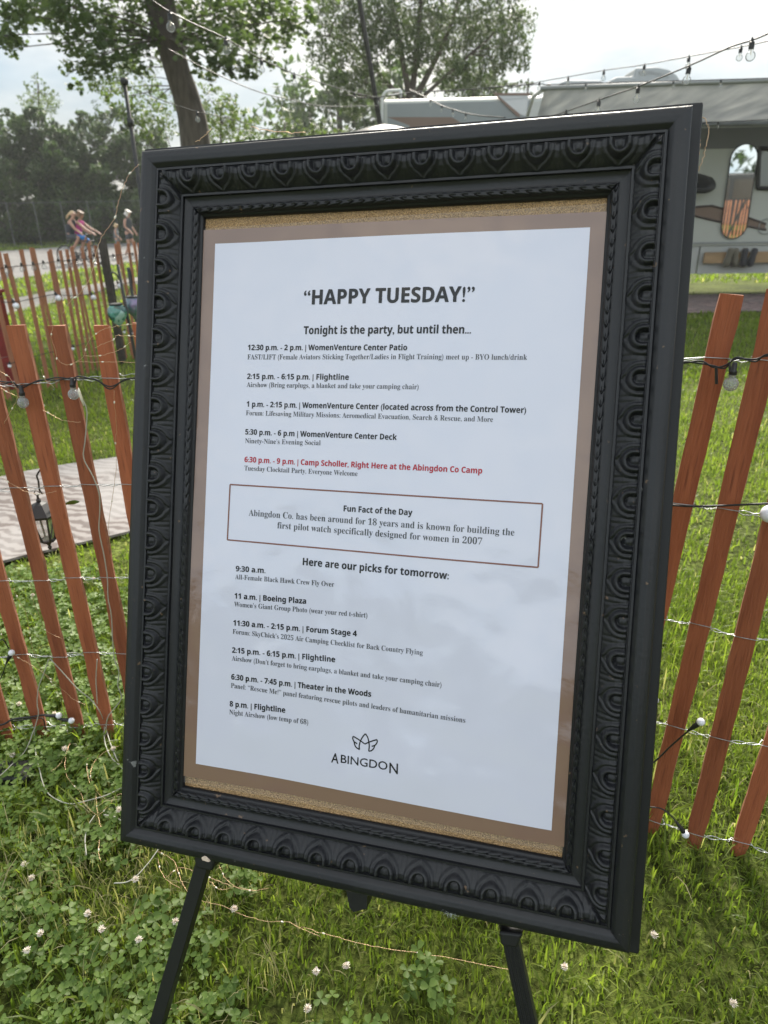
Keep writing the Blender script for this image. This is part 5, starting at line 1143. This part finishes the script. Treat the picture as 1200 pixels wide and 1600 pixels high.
# ------------------------------------------------------------------ people
def skin_body(name, joints, edges, radii, m, parent, sub=2):
    me = bpy.data.meshes.new(name); me.from_pydata([tuple(map(float, np.asarray(p)-wloc(parent))) for p in joints], edges, []); me.update()
    o = bpy.data.objects.new(name, me); COL.objects.link(o); o.parent = parent
    md = o.modifiers.new('skin', 'SKIN'); o.modifiers.new('sub', 'SUBSURF').levels = sub
    sv = me.skin_vertices[0].data
    for i, r_ in enumerate(radii): sv[i].radius = (r_, r_) if np.isscalar(r_) else r_; sv[i].use_root = (i == 0)
    dg = bpy.context.evaluated_depsgraph_get(); dg.update(); ne = bpy.data.meshes.new_from_object(o.evaluated_get(dg)); o.modifiers.clear(); o.data = ne
    if m: ne.materials.append(m)
    ne.polygons.foreach_set('use_smooth', np.ones(len(ne.polygons), bool)); return o
M_SKIN = mat('skin', (.40, .22, .155), .55, var=.06, vscale=6); M_BLOND = mat('blond_hair', (.50, .36, .20), .6, var=.3, vscale=40); M_BRHAIR = mat('brown_hair', (.16, .10, .06), .6); M_GRHAIR = mat('grey_hair', (.55, .52, .48), .6)
M_NAVY = mat('navy_cloth', (.025, .028, .040), .85); M_MAG = mat('magenta_cloth', (.45, .035, .22), .8); M_BLUE = mat('bright_blue_cloth', (.03, .24, .68), .75); M_GREYC = mat('grey_cloth', (.16, .18, .19), .85); M_DARKC = mat('dark_cloth', (.05, .055, .065), .85); M_SHOE = mat('pale_shoe', (.55, .53, .5), .7)
def person(label, base, fwd, P, hair, top, bottom, group=None, ponytail=False, shoes=M_SHOE, S=1.0, pants_to=.55):
    """P: joint name -> (forward, left, up) in metres; one skinned body, clothes and hair as children"""
    f = np.array([math.cos(fwd), math.sin(fwd), 0]); l = np.array([-f[1], f[0], 0]); z = np.array([0, 0, 1.0]); B = np.asarray(base, float)
    W = {k: B+S*(v_[0]*f+v_[1]*l+v_[2]*z) for k, v_ in P.items()}
    root = empty('person', base, label, 'person', group)
    names = ['hip', 'waist', 'chest', 'neck', 'chin', 'head', 'crown', 'sl', 'el', 'wl', 'hl', 'sr', 'er', 'wr', 'hr', 'pl', 'kl', 'al', 'tl', 'pr', 'kr', 'ar', 'tr']
    hd = W['head']-W['neck']; hd /= np.linalg.norm(hd)
    W['chin'] = W['neck']+hd*.06*S+f*.012*S; W['crown'] = W['head']+hd*.085*S
    W['nose'] = W['head']+f*.108*S-hd*.02*S
    for s_, o_ in (('l', 1), ('r', -1)):
        d = W['w'+s_]-W['e'+s_]; d /= np.linalg.norm(d)
        for k, (sp, ln) in enumerate(((-.030, .085), (-.010, .098), (.010, .092), (.030, .075))):
            side = np.cross(d, z); side /= np.linalg.norm(side)+1e-9
            W[f'f{s_}{k}'] = W['h'+s_]+d*ln*S*.8+side*sp*S-z*.02*S
        W[f'f{s_}4'] = W['h'+s_]+np.cross(d, z)*(.055 if s_ == 'l' else -.055)*S+d*.02*S
    nm = names+['nose']+[f'f{s_}{k}' for s_ in 'lr' for k in range(5)]
    rad = {'hip': .115, 'waist': .10, 'chest': .125, 'neck': .055, 'chin': .062, 'head': .098, 'crown': .062, 'nose': .016}
    for s_ in 'lr': rad.update({'s'+s_: .062, 'e'+s_: .043, 'w'+s_: .030, 'h'+s_: .034, 'p'+s_: .088, 'k'+s_: .060, 'a'+s_: .040, 't'+s_: .034}); rad.update({f'f{s_}{k}': .0085 for k in range(5)})
    ed = [('hip', 'waist'), ('waist', 'chest'), ('chest', 'neck'), ('neck', 'chin'), ('chin', 'head'), ('head', 'crown'), ('head', 'nose')]
    for s_ in 'lr': ed += [('chest', 's'+s_), ('s'+s_, 'e'+s_), ('e'+s_, 'w'+s_), ('w'+s_, 'h'+s_), ('hip', 'p'+s_), ('p'+s_, 'k'+s_), ('k'+s_, 'a'+s_), ('a'+s_, 't'+s_)]+[('h'+s_, f'f{s_}{k}') for k in range(5)]
    ix = {n_: i for i, n_ in enumerate(nm)}
    skin_body('body', [W[n_] for n_ in nm], [(ix[a_], ix[b_]) for a_, b_ in ed], [rad[n_]*S for n_ in nm], M_SKIN, root)
    lerp = lambda a_, b_, t_: W[a_]+(W[b_]-W[a_])*t_
    J = [W['hip'], W['waist'], W['chest'], lerp('chest', 'neck', .55), W['sl'], W['sr']]
    skin_body('top', J, [(0, 1), (1, 2), (2, 3), (2, 4), (2, 5)], [.16*S, .15*S, .172*S, .098*S, .10*S, .10*S], top, root)
    J = [W['hip'], W['pl'], lerp('pl', 'kl', pants_to), W['pr'], lerp('pr', 'kr', pants_to), lerp('hip', 'waist', .4)]
    e_ = [(0, 1), (1, 2), (0, 3), (3, 4), (0, 5)]; rr = [.150*S, .105*S, .09*S, .105*S, .09*S, .14*S]
    skin_body('trousers', J, e_, rr, bottom, root)
    for s_ in 'lr': skin_body('shoe', [W['a'+s_]-z*.03*S, W['t'+s_]], [(0, 1)], [.05*S, .042*S], shoes, root)
    hb = -f*.025*S
    J = [W['head']+hb+hd*.03*S, W['crown']+hb*.3+hd*.025*S, W['head']-f*.055*S-hd*.04*S]; e_ = [(0, 1), (0, 2)]; rr = [.100*S, .058*S, .058*S]
    if ponytail: J += [W['head']-f*.13*S+hd*.02*S, W['head']-f*.20*S-hd*.07*S, W['head']-f*.22*S-hd*.17*S]; e_ += [(0, 3), (3, 4), (4, 5)]; rr += [.04*S, .038*S, .015*S]
    skin_body('hair', J, e_, rr, hair, root); return root, W
def bicycle(label, base, fwd, r=.34, wb=1.05, group=None, S=1.0):
    f = np.array([math.cos(fwd), math.sin(fwd), 0]); l = np.array([-f[1], f[0], 0]); z = np.array([0, 0, 1.0]); B = np.asarray(base, float)
    pt = lambda a_, b_, c_: B+S*(a_*f+b_*l+c_*z)
    root = empty('bicycle', base, label, 'bicycle', group)
    for sx in (-wb/2, wb/2):
        c_ = pt(sx, 0, r); th = np.linspace(0, 2*math.pi, 41)
        wv_ = MB().tube([c_+S*(r-.02)*(f*math.cos(t_)+z*math.sin(t_)) for t_ in th], .021*S, 8).build('wheel', M_TYRE, root, smooth=True)
        mb = MB().tube([c_+S*(r-.05)*(f*math.cos(t_)+z*math.sin(t_)) for t_ in th], .010*S, 6)
        for k in range(14): t_ = k*2*math.pi/14; mb.tube([c_, c_+S*(r-.05)*(f*math.cos(t_)+z*math.sin(t_))], .0022*S, 4)
        mb.lathe(c_, [(.02*S, -.04*S), (.02*S, .04*S)], 8, l); mb.build('rim', M_RIM, wv_)
    bb, st_, hd_, hb_ = pt(-.08, 0, .30), pt(-.22, 0, .82), pt(.36, 0, .80), pt(.40, 0, .64)
    mb = MB()
    for a_, b_ in ((bb, st_), (st_, hd_), (bb, hb_), (hd_, hb_), (bb, pt(-wb/2, 0, r)), (st_, pt(-wb/2, 0, r)), (hb_, pt(wb/2, 0, r))): mb.tube([a_, b_], .016*S, 8)
    mb.build('frame', M_CABLE, root)
    MB().tube([pt(-.36, 0, .92), pt(-.22, 0, .93), pt(-.10, 0, .92)], [.07*S, .05*S, .022*S], 8).build('saddle', M_CABLE, root, smooth=True)
    mb = MB().tube([hd_, pt(.36, 0, 1.0)], .014*S, 8); mb.tube([pt(.26, .28, 1.04), pt(.36, .12, 1.02), pt(.36, -.12, 1.02), pt(.26, -.28, 1.04)], .013*S, 8); mb.build('handlebar', M_CABLE, root)
    mb = MB().lathe(bb, [(.085*S, -.03*S), (.085*S, -.02*S)], 16, l); mb.tube([bb+l*.06*S, pt(-.02, .06, .14)], .009*S, 6); mb.tube([bb-l*.06*S, pt(-.14, -.06, .46)], .009*S, 6)
    mb.box(pt(-.02, .11, .14), (.09*S, .09*S, .02*S)); mb.box(pt(-.14, -.11, .46), (.09*S, .09*S, .02*S)); mb.build('pedals', M_IRON, root); return root
cb_ = g(128, 415); FWD = -.10
bicycle('black bicycle ridden along the road by a blonde woman', cb_, FWD, group='bicycles on the road')
sit = dict(hip=(-.24, 0, 1.0), waist=(-.20, 0, 1.16), chest=(-.10, 0, 1.38), neck=(-.03, 0, 1.54), head=(.02, 0, 1.68),
    sl=(-.06, .17, 1.44), el=(.10, .22, 1.22), wl=(.28, .25, 1.10), hl=(.33, .27, 1.06), sr=(-.06, -.17, 1.44), er=(.10, -.22, 1.22), wr=(.28, -.25, 1.10), hr=(.33, -.27, 1.06),
    pl=(-.20, .09, .96), kl=(.16, .10, .78), al=(-.02, .11, .24), tl=(.10, .11, .19), pr=(-.20, -.09, .96), kr=(.14, -.10, .94), ar=(-.16, -.11, .54), tr=(-.06, -.11, .50))
person('blonde woman with a ponytail in a dark sleeveless top riding a bicycle', cb_, FWD, sit, M_BLOND, M_NAVY, M_DARKC, 'people on the road', True, pants_to=.9)
# second rider just beyond her: magenta top, blue shorts
c2 = g(133, 413); c2 = np.array([c2[0]+.38, c2[1]-.6, 0]); c2[2] = float(gz(c2[1]))
bicycle('small bicycle ridden by the child in the magenta top', c2, FWD, .27, .86, group='bicycles on the road', S=.80)
sit2 = dict(sit); sit2.update(el=(.18, .20, 1.24), wl=(.44, .22, 1.10), hl=(.50, .22, 1.06), er=(.18, -.20, 1.24), wr=(.44, -.22, 1.10), hr=(.50, -.22, 1.06), chest=(-.08, 0, 1.36))
person('child in a magenta top and bright blue shorts riding beside the blonde woman', c2, FWD, sit2, M_BRHAIR, M_MAG, M_BLUE, 'people on the road', S=.98, pants_to=.95)
def stand(lean=0.0, step=.18): return dict(hip=(0, 0, .92), waist=(.01+lean*.2, 0, 1.08), chest=(.02+lean*.6, 0, 1.32), neck=(.03+lean, 0, 1.50), head=(.07+lean*1.25, 0, 1.63),
    sl=(.02+lean*.8, .18, 1.42), el=(-.02+lean, .24, 1.16), wl=(.14+lean, .22, .95), hl=(.17+lean, .22, .88), sr=(.02+lean*.8, -.18, 1.42), er=(.0+lean, -.24, 1.16), wr=(.20+lean, -.20, .98), hr=(.25+lean, -.20, .92),
    pl=(0, .09, .88), kl=(.12, .09, .50), al=(step, .09, .09), tl=(step+.14, .09, .035), pr=(0, -.09, .88), kr=(.02, -.09, .48), ar=(-step, -.09, .11), tr=(-step+.11, -.09, .04))
wk = g(206, 402); person('grey haired adult in a dark tank top and shorts walking on the road verge', wk, -.25, stand(.05, .2), M_GRHAIR, M_DARKC, M_DARKC, 'people on the road', S=1.0)
wk2 = g(186, 399); person('small fair haired child in a grey shirt beside the walking adult', wk2, .2, stand(.03, .12), M_BLOND, M_GREYC, M_GREYC, 'people on the road', S=.70)

# ------------------------------------------------------------------ grass, clover, flowers
def patchy(x, y): return .5+.25*np.sin(x*3.1+y*1.7+.5)+.2*np.sin(x*7.7-y*5.3+1.2)+.15*np.sin(x*1.3+y*9.1)+.12*np.sin(17*x+13*y)
rug_poly = np.array([p[:2] for p in rgn]+[ext(rgn[0], rgn[3], 1.35)[:2]]+[ext(rgf[0], rgf[3], 1.35)[:2]]+[p[:2] for p in rgf[::-1]])
rug2_poly = np.array([p[:2] for p in rgn2]+[p[:2] for p in rgf2[::-1]]); road_poly = np.array([p[:2] for p in (ext(rn[0], rn[1], -2), ext(rn[0], rn[1], 12), ext(rf[0], rf[1], 6), ext(rf[0], rf[1], -2))])
path_poly = np.array([p[:2] for p in [ext(pn[0], pn[2], -1.0)]+pn+[ext(pn[0], pn[2], 3)]]+[p[:2] for p in ([ext(pf[0], pf[2], -1.0)]+pf+[ext(pf[0], pf[2], 3)])[::-1]])
def inside(poly, x, y):
    r_ = np.zeros(len(x), bool); j = len(poly)-1
    for i in range(len(poly)):
        xi, yi, xj, yj = *poly[i], *poly[j]; c_ = ((yi > y) != (yj > y)) & (x < (xj-xi)*(y-yi)/(yj-yi+1e-12)+xi); r_ ^= c_; j = i
    return r_
def on_lawn(x, y): 
    k = ~inside(rug_poly, x, y) & ~inside(rug2_poly, x, y) & ~inside(road_poly, x, y) & ~inside(path_poly, x, y)
    bare = ((x+.15)/.20)**2+((y-.77)/.075)**2 < 1
    return k & ~(bare & (rng.uniform(0, 1, len(x)) < .8))
def grass(name, n, x0, x1, y0, y1, h0, h1, wd, seed, keep=None, straw=.03):
    r = np.random.default_rng(seed); x = r.uniform(x0, x1, n); y = r.uniform(y0, y1, n)
    k = on_lawn(x, y) & (r.uniform(0, 1, n) < np.clip(.55+.6*patchy(x, y), .3, 1))
    if keep is not None: k &= keep(x, y)
    x, y = x[k], y[k]; n = len(x); z = gz(y)
    h = r.uniform(h0, h1, n)*(.65+.6*np.clip(patchy(x*.7+3, y*.8), 0, 1)); ph = r.uniform(0, 2*np.pi, n); ln = np.abs(r.normal(.45, .35, n)); w_ = wd*r.uniform(.6, 1.4, n)
    L_ = np.stack([np.cos(ph), np.sin(ph), np.zeros(n)], 1); tw = ph+np.pi/2+r.normal(0, .5, n); S_ = np.stack([np.cos(tw), np.sin(tw), np.zeros(n)], 1)*w_[:, None]/2
    b = np.stack([x, y, z-.004], 1); up_ = np.array([0, 0, 1.0])
    m1 = b+L_*(h*ln*.22)[:, None]+up_*(h*.45)[:, None]; m2 = b+L_*(h*ln*.62)[:, None]+up_*(h*.80)[:, None]*(1-.12*ln[:, None]); tp = b+L_*(h*ln*1.15)[:, None]+up_*(h*np.clip(1.02-.28*ln, .25, 1.1))[:, None]
    V = np.stack([b-S_, b+S_, m1-S_*.92, m1+S_*.92, m2-S_*.66, m2+S_*.66, tp], 1).reshape(-1, 3)
    F0 = np.array([(0, 1, 3), (0, 3, 2), (2, 3, 5), (2, 5, 4), (4, 5, 6)]); F = (F0[None]+(np.arange(n)*7)[:, None, None]).reshape(-1, 3)
    v_ = np.clip(.30+.45*patchy(x*1.9+5, y*1.7)*.6+r.normal(0, .16, n), 0, .88); v_ = np.where(r.uniform(0, 1, n) < straw*(1+1.6*(patchy(x*1.3-2, y*1.1+4) > .72)), 1.0, v_)
    o = build(name, V, F, M_GRASS, attr=np.repeat(v_, 7)); tag(o, kind='stuff'); return o
grass('grass', 92000, -1.75, 1.75, .42, 2.5, .022, .062, .0034, 1, straw=.03)
grass('grass', 36000, -2.6, 2.8, -.9, .45, .022, .062, .0042, 8, straw=.03)
grass('grass', 26000, 1.7, 3.2, .42, 2.5, .022, .062, .0038, 10, straw=.03)
grass('grass', 70000, -4.2, 4.6, 2.4, 5.6, .030, .065, .0062, 2, straw=.03)
grass('grass', 80000, -9, 11, 5.5, 13, .045, .085, .013, 3, straw=.02)
grass('grass', 60000, -24, 14, 13, 44, .07, .15, .04, 4, lambda x, y: (x < -2.5) | (y > 15.2), straw=.03)
grass('grass', 5200, -1.75, 1.75, .42, 2.2, .07, .125, .0048, 5, lambda x, y: patchy(x*1.2+1, y) > .45, straw=.06)
grass('dry_grass', 5000, -1.2, .2, .75, 1.4, .05, .10, .0022, 6, lambda x, y: (((x+.62)/.34)**2+((y-1.10)/.16)**2 < 1) | (patchy(x*2, y*2) > .85), straw=.7)
def clover(n, seed, keep):
    r = np.random.default_rng(seed); x = r.uniform(-1.75, 1.5, n); y = r.uniform(.42, 2.6, n); k = on_lawn(x, y) & keep(x, y); x, y = x[k], y[k]; n = len(x)
    h = r.uniform(.018, .058, n); P = np.stack([x, y, gz(y)+h], 1); tilt = r.normal(0, .30, (n, 2)); nz_ = np.stack([tilt[:, 0], tilt[:, 1], np.ones(n)], 1); nz_ /= np.linalg.norm(nz_, axis=1)[:, None]
    a0 = r.uniform(0, 2*np.pi, n); sz = r.uniform(.0068, .0142, n); ref = np.stack([np.cos(a0), np.sin(a0), np.zeros(n)], 1); X = ref-nz_*(ref*nz_).sum(1)[:, None]; X /= np.linalg.norm(X, axis=1)[:, None]; Y_ = np.cross(nz_, X)
    lf = np.array([(0, .0, 0), (.38, .42, .10), (.60, .95, .16), (.42, 1.32, .12), (.10, 1.34, .02), (0, 1.22, -.02), (-.10, 1.34, .02), (-.42, 1.32, .12), (-.60, .95, .16), (-.38, .42, .10)])
    V, F, vv = [], [], []; off = 0; hue = np.clip(r.normal(.45, .22, n), 0, 1)
    for j in range(3):
        an = j*2*np.pi/3+r.normal(0, .12, n); D = X*np.cos(an)[:, None]+Y_*np.sin(an)[:, None]; S_ = np.cross(nz_, D)
        W = P[:, None]+sz[:, None, None]*(lf[None, :, 0, None]*S_[:, None]+lf[None, :, 1, None]*D[:, None]+lf[None, :, 2, None]*nz_[:, None])
        V.append(W.reshape(-1, 3)); f0 = np.array([(0, 1, 5), (1, 2, 5), (2, 3, 4), (2, 4, 5), (0, 5, 9), (9, 5, 8), (8, 6, 7), (8, 5, 6)]); F.append((f0[None]+(np.arange(n)*10)[:, None, None]).reshape(-1, 3)+off); off += n*10; vv.append(np.repeat(np.clip(hue+r.normal(0, .08, n), 0, 1), 10))
    # stalks
    st_ = np.stack([x+r.normal(0, .006, n), y+r.normal(0, .006, n), gz(y)-.002], 1); e = X*.0007
    V.append(np.stack([st_-e, st_+e, P], 1).reshape(-1, 3)); F.append(np.arange(n*3).reshape(n, 3)+off); vv.append(np.repeat(hue*.6, 3))
    o = build('clover', np.vstack(V), np.vstack(F), M_CLOVER, attr=np.concatenate(vv)); return tag(o, kind='stuff')
clover(21000, 9, lambda x, y: (patchy(x*1.6, y*1.6+1)+np.where(x < .22, .10, -.70)+np.where((y > 1.45) & (x < 0), .25, 0) > .62))
fl_px = [(212, 1374, 'white clover flower by the lower left corner of the frame'), (366, 1420, 'white clover flower just right of the left easel leg'), (137, 1427, 'white clover flower in the clover patch left of the easel leg'), (217, 1468, 'wilting white clover flower close to the left side of the left easel leg'), (42, 1485, 'pinkish clover flower on a tall stem at lower left'), (494, 1518, 'white clover flower low in the middle of the grass'), (541, 1509, 'small white clover bud beside the middle clover flower'), (481, 1576, 'ragged pale clover flower at the bottom middle'), (1022, 1461, 'white clover flower right of the lower right frame corner'), (1146, 1568, 'white clover flower at the bottom right')]
for x, y in [(38, 1350), (49, 1372), (63, 1458), (159, 1452), (882, 1511), (186, 1265), (50, 1070), (88, 985), (51, 930), (146, 904), (30, 1100), (101, 1170), (177, 1170), (20, 1180), (274, 1440), (85, 1115)]: fl_px.append((x, y, 'small white clover flower standing in the turf'))
for i, (x, y, lab) in enumerate(fl_px):
    r = np.random.default_rng(300+i); hh = r.uniform(.045, .075); p_ = at_ground(x, y, hh); base = np.array([p_[0]+r.normal(0, .006), p_[1]+r.normal(0, .006), float(gz(p_[1]))])
    root = empty('clover_flower', base, lab, 'flower', 'white clover flowers in the grass')
    MB().tube([base, (base+p_)/2+r.normal(0, .003, 3), p_-np.array([0, 0, .003])], .0008, 5).build('stem', M_STEM, root)
    V, F = [], []
    for k in range(46):
        t_ = math.acos(1-1.65*(k+.5)/46); ph = k*2.399; d = np.array([math.sin(t_)*math.cos(ph), math.sin(t_)*math.sin(ph), math.cos(t_)]); a_ = np.cross(d, (.3, .5, .8)); a_ /= np.linalg.norm(a_); b_ = np.cross(d, a_); L_ = r.uniform(.0045, .0082)*(1 if k < 30 else .75); w_ = .0012
        o_ = p_+d*.0018; q0 = len(V); V += [o_-a_*w_*.5, o_+a_*w_*.5, o_+d*L_*.7+a_*w_+b_*w_*.4, o_+d*L_, o_+d*L_*.7-a_*w_+b_*w_*.4]; F.append((q0, q0+1, q0+2, q0+3, q0+4))
    build('flower_head', V, F, M_PETAL, root)
# ------------------------------------------------------------------ hazy air, lit by the low veiled sun
hz = MB().box((0, 35, 12.0), (230, 170, 28)).build('haze', None); tag(hz, kind='stuff')
m = bpy.data.materials.new('hazy_air'); m.use_nodes = True; t = m.node_tree; t.nodes.clear(); o_ = t.nodes.new('ShaderNodeOutputMaterial'); pv = t.nodes.new('ShaderNodeVolumePrincipled')
pv.inputs['Color'].default_value = (.93, .96, .97, 1); pv.inputs['Density'].default_value = HAZE; pv.inputs['Anisotropy'].default_value = .45; t.links.new(pv.outputs[0], o_.inputs['Volume']); hz.data.materials.append(m)
bpy.context.view_layer.update()
